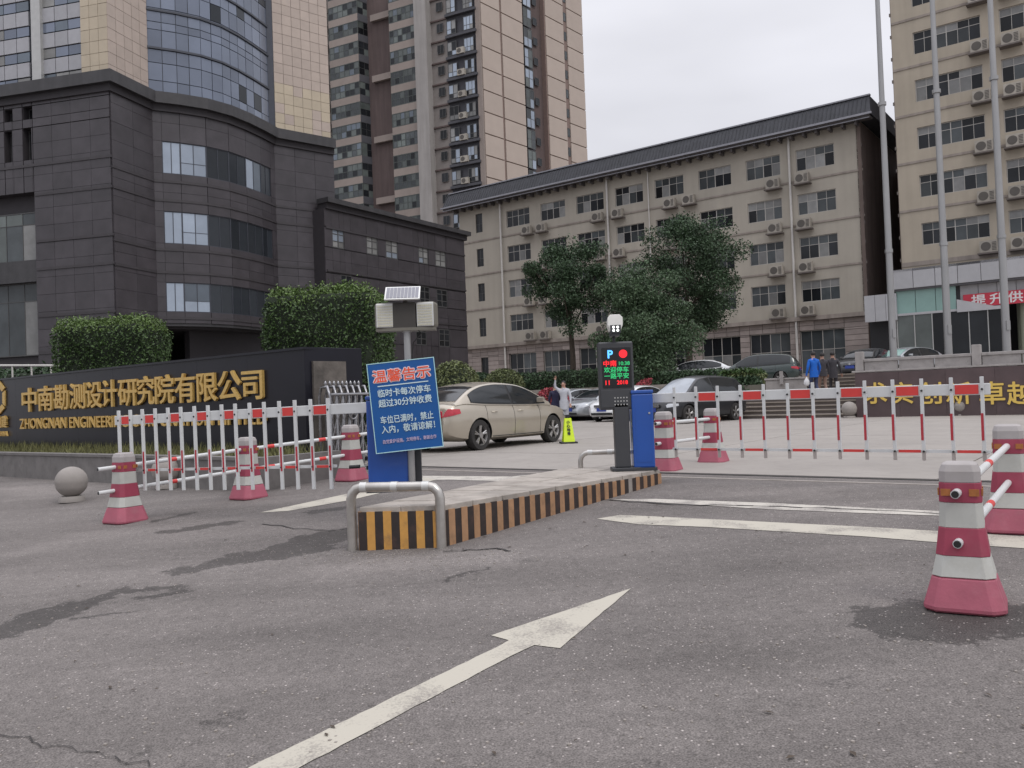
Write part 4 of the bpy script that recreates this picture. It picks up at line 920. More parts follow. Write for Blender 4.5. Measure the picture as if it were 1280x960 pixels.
# round emblem cut by the picture edge and the small lettering under it
q = atD(-3, 497, 8.46); sx_ = sd_(q)[0] + 30
mb = MB()
for a0 in range(3):
    r0, r1 = .43, .27; an = R(30 + 120 * a0); 
    for s1 in (0, 1):
        b0 = an + R(60) * s1; b1 = b0 + R(52); mb.rings([[(r0 * math.cos(b0), 0, r0 * math.sin(b0)), (r0 * math.cos(b1), 0, r0 * math.sin(b1)), (r1 * math.cos(b1), 0, r1 * math.sin(b1)), (r1 * math.cos(b0), 0, r1 * math.sin(b0))], [(r0 * math.cos(b0), -.03, r0 * math.sin(b0)), (r0 * math.cos(b1), -.03, r0 * math.sin(b1)), (r1 * math.cos(b1), -.03, r1 * math.sin(b1)), (r1 * math.cos(b0), -.03, r1 * math.sin(b0))]])
part('emblem', mb, 'gold', nw, (sx_, -.005, q.z - .7))
q = atD(9, 532, 8.46); part('lettering', text('中国电建', .3, .02, .02, 'gold', 'RIGHT'), None, nw, (sd_(q)[0] + 30, -.03, q.z - .7 - .02))
q = atD(9, 545, 8.46); part('lettering', text('POWERCHINA', .16, .02, .02, 'gold', 'RIGHT', .95), None, nw, (sd_(q)[0] + 30, -.03, q.z - .7 + .0))
# end block with the carved stone plaque
CA = S(-10.54, 8.5); q = atZ(452, 437, 2.41); CB = Vector((q.x, q.y, 0)); fe_ = Fr(CA, CB)
eb = thing('plaque_wall', 'black end wall with a rough carved stone relief beside the name wall', 'wall', (CA.x, CA.y, .5), fe_.rz)
part('wall_core', MB().box(.005, fe_.L, .0, .6, 0, 1.93), 'sign_black', eb, bev=.01)
a = fe_.hit(390, 470); b = fe_.hit(430, 452); part('relief_panel', MB().box(a[0], b[0], -.05, .0, .15, b[1] - .5), 'plaque', eb)
# ================================================================== RETRACTABLE GATE
g0 = fe_.pt(fe_.hit(394, 500)[0] - .06, -.34, 0); g1 = fe_.pt(fe_.hit(440, 500)[0] - .06, -.34, 0)
rg = thing('retractable_gate', 'folded stainless steel sliding gate parked against the plaque wall', 'gate', (g0.x, g0.y, gz(g0.x, g0.y)), fe_.rz); rg.scale = (1, 1, 1.22)
Lg = (g1 - g0).length
for k in range(7):
    x = Lg * k / 6; part('frame', MB().tube([(x, -.14, .08), (x, -.14, 1.0), (x, -.08, 1.12), (x, .08, 1.12), (x, .14, 1.0), (x, .14, .08)], .022, 7), 'stainless', rg, smooth=True, ang=60)
    if k < 6:
        x1 = Lg * (k + 1) / 6; mb = MB()
        for z0 in (.15, .42, .69): mb.tube([(x, -.15, z0), (x1, -.15, z0 + .3)], .011, 5); mb.tube([(x, -.15, z0 + .3), (x1, -.15, z0)], .011, 5)
        part('scissor_brace', mb, 'stainless', rg)
for z in (1.02, .86): part('top_rail', MB().tube([(0, -.17, z), (Lg, -.17, z)], .018, 7), 'stainless', rg)
for k in range(9):
    x = Lg * (k + .3) / 9; part('finial', MB().lathe([(.01, 1.12), (.022, 1.145), (.026, 1.165), (.014, 1.19), (.003, 1.2)], 8, (x, 0, 0)), 'stainless', rg, smooth=True)
part('scroll', MB().tube([(Lg * .55 + .13 * (1 - i / 26) * math.cos(i * .5), -.2, .78 + .13 * (1 - i / 26) * math.sin(i * .5)) for i in range(22)], .012, 6), 'stainless', rg, smooth=True)
for x in (.0, Lg): part('wheel', MB().lathe([(.05, -.02), (.05, .02)], 12, (x, -.14, .05), axis='y'), 'rubber_cone_red' if False else 'black_trim', rg)
# ================================================================== HEDGES, SHRUBS, TREES
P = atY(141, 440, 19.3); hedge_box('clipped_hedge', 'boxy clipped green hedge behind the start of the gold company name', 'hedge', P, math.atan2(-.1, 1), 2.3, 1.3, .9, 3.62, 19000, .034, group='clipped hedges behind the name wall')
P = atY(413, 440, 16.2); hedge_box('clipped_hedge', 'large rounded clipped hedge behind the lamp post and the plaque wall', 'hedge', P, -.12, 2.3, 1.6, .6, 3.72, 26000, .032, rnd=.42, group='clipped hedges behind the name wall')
P = atY(20, 470, 24); hedge_box('low_hedge', 'low dark hedge beyond the left end of the name wall', 'hedge', P, -.2, 7.5, 1.2, .5, 2.85, 6000, .07, 'leaf_dark', 'leaf_dark')
a = atY(-20, 457, 22); b = atY(76, 457, 21.4); t = thing('handrail', 'thin pale handrail in front of the low dark hedge at left', 'handrail', (a.x, a.y, .6)); part('rail', MB().tube([(0, 0, a.z - .6), (b.x - a.x, b.y - a.y, b.z - .6)], .03, 8), 'pipe_white', t)
for k in range(4): x = (b.x - a.x) * (k + .5) / 4; y = (b.y - a.y) * (k + .5) / 4; part('post', MB().tube([(x, y, 0), (x, y, a.z - .6 + (b.z - a.z) * (k + .5) / 4)], .022, 6), 'pipe_white', t)
for (px, py, Y_, rx_, rz_, mt, lb_) in ((568, 486, 30, .95, 1.0, 'leaf_olive', 'round olive shrub right behind the blue notice board'), (630, 484, 34, .85, .75, 'leaf_olive', 'round light green shrub before the stone ground floor'), (600, 486, 36, .8, .7, 'leaf_dark', 'small dark shrub between two lighter round shrubs'),
                                     (690, 506, 38, .86, .78, 'leaf_red', 'round red-leaved shrub behind the navy figure'), (815, 500, 42, 1.1, 1.1, 'leaf_red', 'round red-leaved shrub half hidden by the ticket post')):
    q = atY(px, py, Y_); bush('round_shrub', lb_, 'shrub', q, rx_, rz_, 2600, .055, mt, 'round clipped shrubs')
def hrow(label, pa, pb, D_, zb, zt, n, mat='leaf_dark', top='leaf_dark', W_=1.2, size=.08):
    A = atD(pa, 470, D_); B = atD(pb, 470, D_); c_ = (A + B) / 2; hedge_box('hedge', label, 'hedge', c_, RZ1, (B - A).length, W_, zb, zt, n, size, mat, top, group='dark hedges along the terrace')
hrow('long dark hedge along the terrace edge behind the parked cars', 640, 800, 39.6, 1.4, 2.9, 9000, size=.075)
hrow('dark hedge on the terrace between the white car and the centre tree', 820, 905, 37.5, 1.5, 2.5, 5000)
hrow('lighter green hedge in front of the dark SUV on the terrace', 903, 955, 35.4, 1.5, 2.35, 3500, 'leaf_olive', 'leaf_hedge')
hrow('dark hedge filling the maroon planter over the steps', 858, 948, 33.9, 1.2, 2.0, 4500)
def treeat(label, pxc, pyc, Yd, pxr, pzr, pxt, n, size, mat, seed, clumps=26, tr_=.16):
    c_ = atY(pxc, pyc, Yd); k = Yd / F; b = atY(pxt, 470, Yd); tree(label, (b.x, b.y, TZ), 8, c_, (pxr * k, pxr * k * .9, pzr * k), n, size, mat, tr_, clumps, seed)
treeat('smaller open dark green tree at left with its slim trunk showing', 712, 352, 49, 58, 72, 716, 22000, .078, 'leaf_dark', 5, 40)
treeat('tall dark round-headed tree, tallest and rightmost of the three', 862, 345, 54, 70, 78, 862, 32000, .085, 'leaf_dark', 11, 52, .2)
treeat('broad lighter green tree in the middle, behind the ticket post', 806, 412, 47, 66, 84, 804, 38000, .08, 'leaf_mid', 3, 56, .18)
# ================================================================== AIR CONDITIONERS
acb = MB().box(0, .85, 0, .36, 0, .62).mesh('casing', 'ac_body')
acf = MB().lathe([(.24, -.012), (.24, .01)], 20, (.3, 0, .31), axis='y').mesh('fan_grille', 'ac_fan')
ach = MB(); 
for k in range(6): ach.box(.59, .8, -.012, 0, .08 + k * .08, .12 + k * .08)
achm = ach.mesh('louvre', 'ac_fan'); ring = MB().lathe([(.27, -.02), (.25, -.026), (.235, -.02)], 20, (.3, 0, .31), axis='y', cap=False).mesh('fan_ring', 'ac_body')
brk = MB().box(-.1, .95, -.1, .42, -.1, -.02).mesh('bracket', 'ac_bracket')
NAMES = ['first', 'second', 'third', 'fourth', 'fifth', 'sixth', 'seventh', 'eighth']
def ac(fr, x, z, label, group, sc=1.35):
    t = thing('air_conditioner', label, 'air conditioner', fr.pt(x, -.55, z), fr.rz, group); t.scale = (sc, sc, sc)
    link('casing', acb, t); link('fan_grille', acf, t); link('fan_ring', ring, t); link('louvre', achm, t); link('bracket', brk, t)
ROWN = {3: 'top', 2: 'third', 1: 'second', 0: 'lowest'}
for r_, z in ((3, 16.85), (2, 13.45), (1, 10.2), (0, 6.98)):
    for k, s_ in enumerate((-45.6, -43.95, -37.95, -35.95, -31.0, -29.3, -22.35, -20.15)):
        x = s_ + OFF; side = 'left' if k % 2 == 0 else 'right'
        ac(fc, x, z, f'air conditioner on the cream block, {ROWN[r_]} row, {NAMES[k]} from the left', 'air conditioners on the cream office block', 1.18)
for r_ in range(6):
    for k, s_ in enumerate((-8.1, -6.35, .2, 1.9)):
        z = 10.05 + 3.27 * r_ - .1
        if z > 29: continue
        ac(f2, s_ + 12.9, z - .05, f'air conditioner on the tall buff block, row {["one", "two", "three", "four", "five", "six"][r_]} above the lobby, {NAMES[k]} from the left', 'air conditioners on the tall buff office block', 1.2)
# pair of bright ceiling lamps showing in the top windows of the buff block
for k in range(9):
    z = base + SH * (k - 1); t = thing('air_conditioner', f'air conditioner on the tower balcony shelf, {["lowest", "second", "third", "fourth", "fifth", "sixth", "seventh", "eighth", "ninth"][k]} one up', 'air conditioner', fl_.pt(xs_[561] + (xs_[596] - xs_[561]) * .41, -.75, z + .35), fl_.rz, 'air conditioners on the apartment tower'); t.scale = (1.3, 1.3, 1.3)
    link('casing', acb, t); link('fan_grille', acf, t)
# ================================================================== STONE BALL BOLLARDS
def ball(px, py, r, label):
    p = G(px, py); t = thing('ball_bollard', label, 'bollard', (p.x * (p.y + r * .7) / p.y, p.y + r * .7, gz(p.x, p.y + r)), 0, 'round stone bollards')
    part('base', MB().lathe([(r * .78, 0), (r * .78, .05), (r * .7, .08)], 24), 'sphere_stone', t, smooth=True)
    mb = MB(); pr = []
    for i in range(21):
        a = -R(78) + R(168) * i / 20; k = 1.0
        if abs(a + R(10)) < R(5): k = .975
        pr.append((max(.002, r * k * math.cos(a)), .08 + r * .93 + r * math.sin(a)))
    part('ball', mb.lathe(pr, 32), 'sphere_stone', t, smooth=True, ang=80)
ball(90, 629, .215, 'round stone bollard left of the left barrier arm'); ball(208, 612, .205, 'round stone bollard seen through the slats of the left barrier')
ball(1062, 523, .25, 'round stone bollard at the left end of the slogan wall'); ball(1201, 520, .25, 'round stone bollard in front of the slogan wall, nearer its middle')
# ================================================================== RUBBER LANE CONES
def ring8(hw, z, ch=.3):
    c_ = hw * ch; return [(hw, -hw + c_, z), (hw, hw - c_, z), (hw - c_, hw, z), (-hw + c_, hw, z), (-hw, hw - c_, z), (-hw, -hw + c_, z), (-hw + c_, -hw, z), (hw - c_, -hw, z)]
PR = [(.212, 0), (.213, .03), (.165, .195), (.138, .315), (.117, .48), (.110, .62), (.107, .74), (.107, .80), (.092, .84), (.07, .85)]
def hwz(z):
    for (a, b), (c_, d) in zip(PR, PR[1:]):
        if b <= z <= d: return a + (c_ - a) * (z - b) / (d - b)
    return PR[-1][0]
def seg(z0, z1, out=0):
    zz = [z0] + [b for a, b in PR if z0 < b < z1] + [z1]; return MB().rings([ring8(hwz(z) + out, z) for z in zz])
CONE = [(seg(0, .195), 'base', 'rubber_cone_red'), (seg(.196, .315), 'white_band', 'cone_white'), (seg(.3155, .475, .002), 'red_band', 'cone_red_dark'), (seg(.4755, .62), 'white_band', 'cone_white'), (seg(.6205, .735, .002), 'red_band', 'cone_red_dark'), (seg(.7355, .85), 'cap', 'cone_cap')]
CM = [(m.mesh(n_, mt), n_) for m, n_, mt in CONE]
RF = []
for sx in (-1, 1):
    for sy in (-1, 1):
        RF.append(MB().box(sx * .073 - .026, sx * .073 + .026, *sorted((sy * .108, sy * .1165)), .66, .70).mesh('reflector', 'amber')); RF.append(MB().box(*sorted((sx * .108, sx * .1165)), sy * .06 - .022, sy * .06 + .022, .66, .70).mesh('reflector', 'amber'))
cones = {}
def cone(px, py, label, dz=0):
    p = G(px, py); p = Vector((p.x * (p.y + .19) / p.y, p.y + .19, 0)); z = gz(p.x, p.y)
    t = thing('lane_cone', label, 'traffic cone', (p.x, p.y, z - .005), RZ1 + .12, 'red and white rubber lane cones'); cones[px] = Vector((p.x, p.y, z))
    t.scale = (.95, .95, .95)
    for me, n_ in CM: o = link(n_, me, t); bevel(o, .012 if n_ in ('cap', 'base') else .003, 3 if n_ == 'cap' else 1)
    for rm in RF: link('reflector', rm, t)
cone(157, 655, 'red and white cone at the tip of the left barrier, nearest of the left row'); cone(311, 625, 'red and white cone behind the middle of the left barrier'); cone(440, 602, 'red and white cone beside the left blue barrier cabinet')
cone(832, 590, 'red and white cone right behind the right blue barrier cabinet'); cone(892, 579, 'red and white cone seen through the right barrier slats')
cone(1208, 771, 'largest nearest red and white cone, standing on wet asphalt at right'); cone(1266, 670, 'red and white cone at the right edge behind the nearest cone')
def pole(a, b, h, e0, e1, label, reds, pr=.024):
    A, B = cones[a] + Vector((0, 0, h)), cones[b] + Vector((0, 0, h)); d = (B - A).normalized(); A2, B2 = A - d * e0, B + d * e1; L_ = (B2 - A2).length
    t = thing('striped_pole', label, 'pole', A2, 0, 'red and white poles linking the cones')
    mb = MB(); n_ = 12; part('tube', MB().tube([(0, 0, 0), (B2 - A2)], pr, n_), 'boom_white', t, smooth=True)
    part('tube_mouth', MB().tube([(-d * .003), (d * .01)], pr * .8, n_), 'bolt_black', t)
    for r_ in reds: part('red_sleeve', MB().tube([d * (L_ * r_), d * (L_ * r_ + .11)], pr * 1.05, n_), 'boom_red', t, smooth=True)
for h, nm in ((.646, 'upper'), (.376, 'lower')):
    pole(157, 311, h, .3, .05, f'{nm} red and white pole between the two left cones', (.42,)); pole(311, 440, h - .004, -.05, .3, f'{nm} red and white pole from the middle left cone to the cabinet cone', (.12, .55))
    pole(832, 892, h, .22, .1, f'{nm} red and white pole between the cones at the right cabinet', (.1,)); pole(1208, 1266, h, .17, .5, f'{nm} red and white pole between the two cones at the right edge', (.22, .42))
# ================================================================== BARRIER GATES
def barrier(label, A, B, zA, zB, slats, alen, first_red, box_w, box_d, boxloc, boxrz, btop, bbase, redgaps, side):
    """A: where the arm leaves the cabinet; B: its tip (world, with heights); slats: fractions of the arm length"""
    t = thing('barrier_gate', label, 'barrier gate', (boxloc[0], boxloc[1], bbase), boxrz, 'fence arm barrier gates')
    H = btop - bbase
    part('cabinet', MB().box(-box_w / 2, box_w / 2, -box_d / 2, box_d / 2, .03, H - .03), 'blue_paint', t, bev=.018); part('plinth', MB().box(-box_w / 2 - .02, box_w / 2 + .02, -box_d / 2 - .02, box_d / 2 + .02, 0, .035), 'dark_plastic', t)
    part('lid', MB().box(-box_w / 2 - .006, box_w / 2 + .006, -box_d / 2 - .006, box_d / 2 + .006, H - .03, H + .01), 'blue_paint', t, bev=.01)
    part('door_panel', MB().box(-box_w / 2 + .04, box_w / 2 - .04, -box_d / 2 - .004, -box_d / 2, .1, H - .12), 'blue_paint', t); part('lock', MB().lathe([(.012, 0), (.012, .01)], 10, (box_w * .3, -box_d / 2 - .004, H * .72), axis='y'), 'chrome', t)
    d = Vector(B) - Vector(A); L_ = d.length; rz = math.atan2(d.y, d.x); ty = math.asin(d.z / L_)
    arm = wput('arm', MB().box(0, L_, -.022, .022, -.055, .055).mesh('arm', 'boom_white'), t, A, rz); arm.rotation_euler.y = -ty; bevel(arm, .006)
    def ap(name, mb, mats, bev=0): return part(name, mb, mats, arm, bev=bev)
    f_ = -1 if side > 0 else 1     # which local y faces the road
    zr = -.60 if True else 0; fs_ = [s * L_ for s in slats]
    lr = ap('lower_rail', MB().box(fs_[0] - .05, fs_[-1] + .05, -.011, .011, -.615, -.585), 'boom_white')
    y0, y1 = sorted((f_ * .0225, f_ * .036))
    for i, x in enumerate(fs_):
        if side > 0:
            ap('slat', MB().box(x - .017, x + .017, y0, y1, -.60, .12), 'boom_white', .003); ap('slat_foot', MB().box(x - .0165, x + .0165, y0, y1, alen[0], -.601), 'slat_steel')
        else: ap('slat', MB().box(x - .018, x + .018, y0, y1 + (.012 if f_ > 0 else 0), alen[0], .12), 'boom_white', .003)
        ya, yb_ = sorted((f_ * .0375, f_ * .0395)); ap('red_strip', MB().box(x - .019 * (1 if f_ < 0 else 1), x + .004, *( (ya - .0, yb_) if f_ < 0 else (.0485, .0505)), alen[0] + .20, alen[0] + .46), 'slat_red')
        yb2 = .052 if f_ > 0 else -.04
        for z in (0, -.6): ap('bolt', MB().lathe([(.011, 0), (.011, .01)], 8, (x, yb2 if f_ < 0 else yb2, z), axis='y'), 'bolt_black')
    for i in redgaps:
        xa, xb = fs_[i] + .03, fs_[i + 1] - .03; xa, xb = min(xa, xb), max(xa, xb); ya, yb_ = sorted((f_ * .0235, f_ * .0255))
        ap('red_reflector', MB().box(xa, xb, ya, yb_, -.045, .045), 'boom_red'); ya, yb_ = sorted((f_ * .012, f_ * .014)); ap('red_reflector', MB().box(xa, xb, ya, yb_, -.614, -.586), 'boom_red')
    return t, arm, L_
# left
A = atY(466, 509, 8.62); B = atY(145, 526, 10.05); 
lb1 = atZ(487, 616, .59)
def sl(A, B, pxs):
    d = B - A; o = []
    for px in pxs:
        r_ = ray(px, 520); # intersect in plan
        # A + d t = r*k
        det = d.x * (-r_[1]) - (-r_[0]) * d.y; t = ((-A.x) * (-r_[1]) - (-r_[0]) * (-A.y)) / det; o.append(t)
    return o
bgl, arml, _ = barrier('left blue cabinet barrier with its slatted arm lowered towards the name wall', A, B, 0, 0, sl(A, B, [413, 391, 371.5, 352, 333, 315, 297, 280, 263, 246, 229, 213, 197, 181, 166, 151.5]), (-.84, 0), 0, .44, .34, (lb1.x, lb1.y + .22), .02, 1.55, .59, (0, 2, 4, 6, 8, 10, 12, 14), -1)
A = atY(806, 498, 9.95); B = atY(1238, 486, 7.93); rb1 = atZ(807, 588, .59)
bgr, armr, _ = barrier('right blue cabinet barrier with its slatted arm lowered across the exit lane', A, B, 0, 0, sl(A, B, [845, 872, 899, 927.5, 956.5, 986.5, 1018, 1049.5, 1083, 1118, 1154, 1191, 1229.5]), (-.69, 0), 0, .25, .34, (rb1.x + .0, rb1.y + .16), -.05, 1.52, .59, (1, 3, 5, 7, 9, 11), 1)
q1 = A_l = atY(452, 583, 8.7); w_ = thing('support_wire', 'thin wire with black grip joining the left arm rail to its cabinet', 'wire', q1, 0); q2 = atY(472, 574, 8.55) - q1; part('wire', MB().tube([(0, 0, 0), q2 * .5 + Vector((0, 0, -.02)), q2], .006, 6), 'steel_pale', w_); part('grip', MB().tube([(-.13, .03, -.005), (-.02, 0, 0)], .02, 10), 'bolt_black', w_, smooth=True)
part('beacon', MB().lathe([(.02, 0), (.02, .03), (.012, .05)], 10, (-.08, 0, .94)), 'camera_white', bgr)
# ================================================================== TICKET / LED POST
kp = atZ(784, 589, .59); K = 9.75 / F
t = thing('display_post', 'dark parking display post with lit P sign, red lamp and coloured LED rows', 'display post', (kp.x, kp.y + .12, .59), .0)
part('base_plate', MB().box(-.17, .17, -.13, .13, 0, .04), 'dark_plastic', t, bev=.008); part('post', MB().box(-.12, .055, -.08, .08, .04, .80), 'kiosk_grey', t, bev=.012)
hx = -.075
part('housing', MB().box(hx - .205, hx + .205, -.075, .09, .72, 1.52), 'kiosk_grey', t, bev=.02); part('screen', MB().box(hx - .165, hx + .175, -.082, -.07, .98, 1.45), 'screen_black', t)
part('panel_face', MB().box(hx - .19, hx + .19, -.08, -.074, .75, .955), 'kiosk_grey', t, bev=.005)
gr = MB()
for i in range(5):
    for j in range(3): gr.lathe([(.009, 0), (.009, .004)], 8, (hx - .03 + i * .035, -.08, .86 - j * .04), axis='y')
part('speaker_grille', gr, 'steel_pale', t)
def led(s_, x, z, size, m_, sx=1, bold=.015): part('lit_symbol', text(s_, size, .003, bold, m_, 'CENTER', sx), None, t, (hx + x, -.084, z))
led('P', -.07, 1.33, .13, 'led_blue', 1, .03); part('lit_lamp', MB().lathe([(.048, 0), (.048, .006)], 24, (hx + .085, -.082, 1.375), axis='y'), 'led_red', t)
led('中南', -.075, 1.238, .075, 'led_red', 1.1); led('10:38', .09, 1.243, .06, 'led_green', 1.05, .012); led('欢迎停车', .0, 1.165, .07, 'led_green', 1.05, .012); led('一路平安', .0, 1.092, .07, 'led_green', 1.05, .012); led('11', -.11, 1.015, .075, 'led_red'); led('2018', .065, 1.018, .065, 'led_red')
# camera on its short mast
cz = 1.545; part('mast', MB().tube([(hx, .05, 1.5), (hx, .05, 1.62)], .018, 10), 'dark_plastic', t)
ct = thing('number_plate_camera', 'white hooded camera with four lit lamps on top of the display post', 'camera', (kp.x + hx - .0, kp.y + .10, .59 + 1.585), 0)
part('hood', MB().rings([[(-.06, -.13, .06), (.06, -.13, .06), (.088, -.13, .13), (.088, -.13, .215), (.055, -.13, .25), (-.055, -.13, .25), (-.088, -.13, .215), (-.088, -.13, .13)], [(-.05, .14, .06), (.05, .14, .06), (.07, .14, .12), (.07, .14, .19), (.05, .14, .22), (-.05, .14, .22), (-.07, .14, .19), (-.07, .14, .12)]][::-1]), 'camera_white', ct, bev=.006)
part('face', MB().box(-.062, .062, -.138, -.13, .035, .125), 'dark_plastic', ct); part('lens_box', MB().box(-.05, .05, -.12, .1, .0, .06), 'dark_plastic', ct)
for sx in (-.024, .024):
    for z in (.062, .1): part('lamp', MB().lathe([(.015, 0), (.015, .005)], 12, (sx, -.139, z), axis='y'), 'led_white', ct)
# ================================================================== SOLAR LAMP POST AND NOTICE BOARD
pp = atZ(515, 615, .59); lp = thing('solar_lamp_post', 'grey post with solar panel and twin floodlights above the blue notice', 'lamp post', (pp.x, pp.y + .04, .59), .0)
part('post', MB().tube([(0, 0, 0), (0, 0, 1.62)], .035, 16), 'pole_grey', lp, smooth=True); part('post_collar', MB().tube([(0, 0, 1.60), (0, 0, 1.74)], .048, 16), 'steel_pale', lp, smooth=True)
ys = pp.y / F
hz = lambda py: atY(505, py, pp.y).z - .59
zb_, zt_ = hz(411), hz(378)
part('centre_box', MB().box(-.13, .10, -.07, .08, zb_ + .0, zt_), 'housing_dark', lp, bev=.01)
part('bottom_tray', MB().box(-.30, .29, -.07, .09, zb_ - .02, zb_ + .01), 'housing', lp)
for k, (cx_, an) in enumerate(((-.215, .16), (.205, -.16))):
    g = MB().box(-.10, .10, -.06, .09, zb_ + .005, zt_ + .0); o = part('floodlight', g, 'housing', lp, (cx_, -.005, 0), an, bev=.03)
    part('bezel', MB().box(-.087, .087, -.072, -.06, zb_ + .015, zt_ - .012), 'alu', o, bev=.008)
    lens = MB()
    for r_ in range(8):
        for c_ in range(7): lens.box(-.075 + c_ * .0217, -.075 + c_ * .0217 + .018, -.078, -.072, zb_ + .026 + r_ * .0272, zb_ + .026 + r_ * .0272 + .016)
    part('lens_array', lens, 'lens_cell', o)
sp_ = part('solar_panel', MB().box(-.175, .175, 0, .015, 0, .24), 'alu', lp, (-.02, -.16, zt_ + .02), .04); sp_.rotation_euler.x = -R(52)
for c_ in range(9): o = part('cell', MB().box(-.16 + c_ * .036, -.16 + c_ * .036 + .032, -.003, 0, .02, .22), 'solar_cell', sp_)
part('bracket', MB().box(-.02, .02, -.06, .04, zt_, zt_ + .07), 'housing_dark', lp)
part('cable', MB().tube([(.1, -.02, zb_), (.15, -.04, zb_ - .05), (.06, 0, zb_ - .14), (.04, 0, zb_ - .3)], .006, 6), 'bolt_black', lp, smooth=True)
# second dark post beside it
dp = atZ(523, 614, .59); t = thing('short_dark_post', 'dark square post right beside the grey lamp post', 'post', (dp.x, dp.y + .08, .59), 0); part('shaft', MB().box(-.032, .032, -.03, .03, 0, 1.25), 'dark_plastic', t, bev=.004); part('cap', MB().box(-.035, .035, -.033, .033, 1.25, 1.27), 'dark_plastic', t)
# notice board: placed from its photographed corners, tilted on the post
Yb = pp.y - .07; tl, tr_, br, bl_ = [atY(x, y, Yb) for x, y in ((459, 455), (544, 446), (553, 558), (469, 568))]
ctr = (tl + tr_ + br + bl_) / 4; wv = ((tr_ - tl) + (br - bl_)) / 2; hv = ((tl - bl_) + (tr_ - br)) / 2; BW, BH = wv.length, hv.length; tilt = math.atan2(wv.z, wv.x)
nb = thing('notice_board', 'tilted blue notice board with orange title and white Chinese text', 'notice board', ctr, 0); nb.rotation_euler = (0, -tilt, 0)
part('board', MB().box(-BW / 2, BW / 2, 0, .012, -BH / 2, BH / 2), 'sign_blue', nb); e = .008
for a in ((-BW / 2, BW / 2, -BH / 2, -BH / 2 + e), (-BW / 2, BW / 2, BH / 2 - e, BH / 2), (-BW / 2, -BW / 2 + e, -BH / 2 + e, BH / 2 - e), (BW / 2 - e, BW / 2, -BH / 2 + e, BH / 2 - e)): part('edge_strip', MB().box(a[0], a[1], -.004, -.001, a[2], a[3]), 'sign_edge', nb)
part('bracket', MB().box(.02, .10, .012, .05, -.2, -.16), 'steel_pale', nb); part('bracket', MB().box(-.02, .06, .012, .05, .2, .24), 'steel_pale', nb)
def pl_(s_, x, z, size, m_, al='LEFT', sx=1, bold=.02, y=-.004, ext=.0015): part('printed_line', text(s_, size, ext, bold, m_, al, sx), None, nb, (x, y, z))
u = BW
pl_('温馨告示', .0, BH / 2 - .185, .13, 'print_white', 'CENTER', 1.12, .075, -.003); pl_('温馨告示', .0, BH / 2 - .185, .13, 'print_red', 'CENTER', 1.12, .008, -.007)
part('rule', MB().box(-BW * .37, BW * .38, -.004, -.002, BH / 2 - .238, BH / 2 - .228), 'print_pale', nb)
for s_, z in (('临时卡每次停车', .335), ('超过30分钟收费', .435), ('车位已满时，禁止', .60), ('入内，敬请谅解！', .695)): 
    me = text(s_, .082, .0015, .016, 'print_pale', 'LEFT'); wd_ = max(v.co.x for v in me.vertices); pl_(s_, -BW * .385, BH / 2 - z, .082, 'print_pale', 'LEFT', round(BW * .79 / wd_, 2) if z > .1 else 1, .016)
me = text('自觉爱护设施，文明停车，谢谢合作', .042, .0015, .01, 'print_pink', 'LEFT'); wd_ = max(v.co.x for v in me.vertices); pl_('自觉爱护设施，文明停车，谢谢合作', -BW * .385, BH / 2 - .80, .042, 'print_pink', 'LEFT', round(BW * .8 / wd_, 2), .01)
# ================================================================== YELLOW WET FLOOR SIGN
q = G(711, 555); t = thing('wet_floor_sign', 'bright yellow-green A-frame caution sign in front of the beige car', 'caution sign', (q.x, q.y + .1, gz(q.x, q.y)), .1)
part('foot', MB().box(-.19, .19, -.17, .17, 0, .05), 'black_trim', t, bev=.01)
for sg in (-1, 1): part('panel', MB().rings([[(-.13, sg * .13 - .01, .05), (.13, sg * .13 - .01, .05), (.13, sg * .13 + .01, .05), (-.13, sg * .13 + .01, .05)], [(-.075, sg * .03 - .01, .58), (.075, sg * .03 - .01, .58), (.075, sg * .03 + .01, .58), (-.075, sg * .03 + .01, .58)]]), 'wet_floor_yellow', t)
part('handle', MB().box(-.05, .05, -.035, .035, .58, .66), 'black_trim', t, bev=.01)
for k, ch in enumerate('小心地滑'):
    z = .46 - k * .085; y = -(.04 + (.58 - z) / .53 * .1) - .004; o = part('character', text(ch, .08, .002, .03, 'bolt_black'), None, t, (0, y - .004, z)); o.rotation_euler.x = -R(10.7)
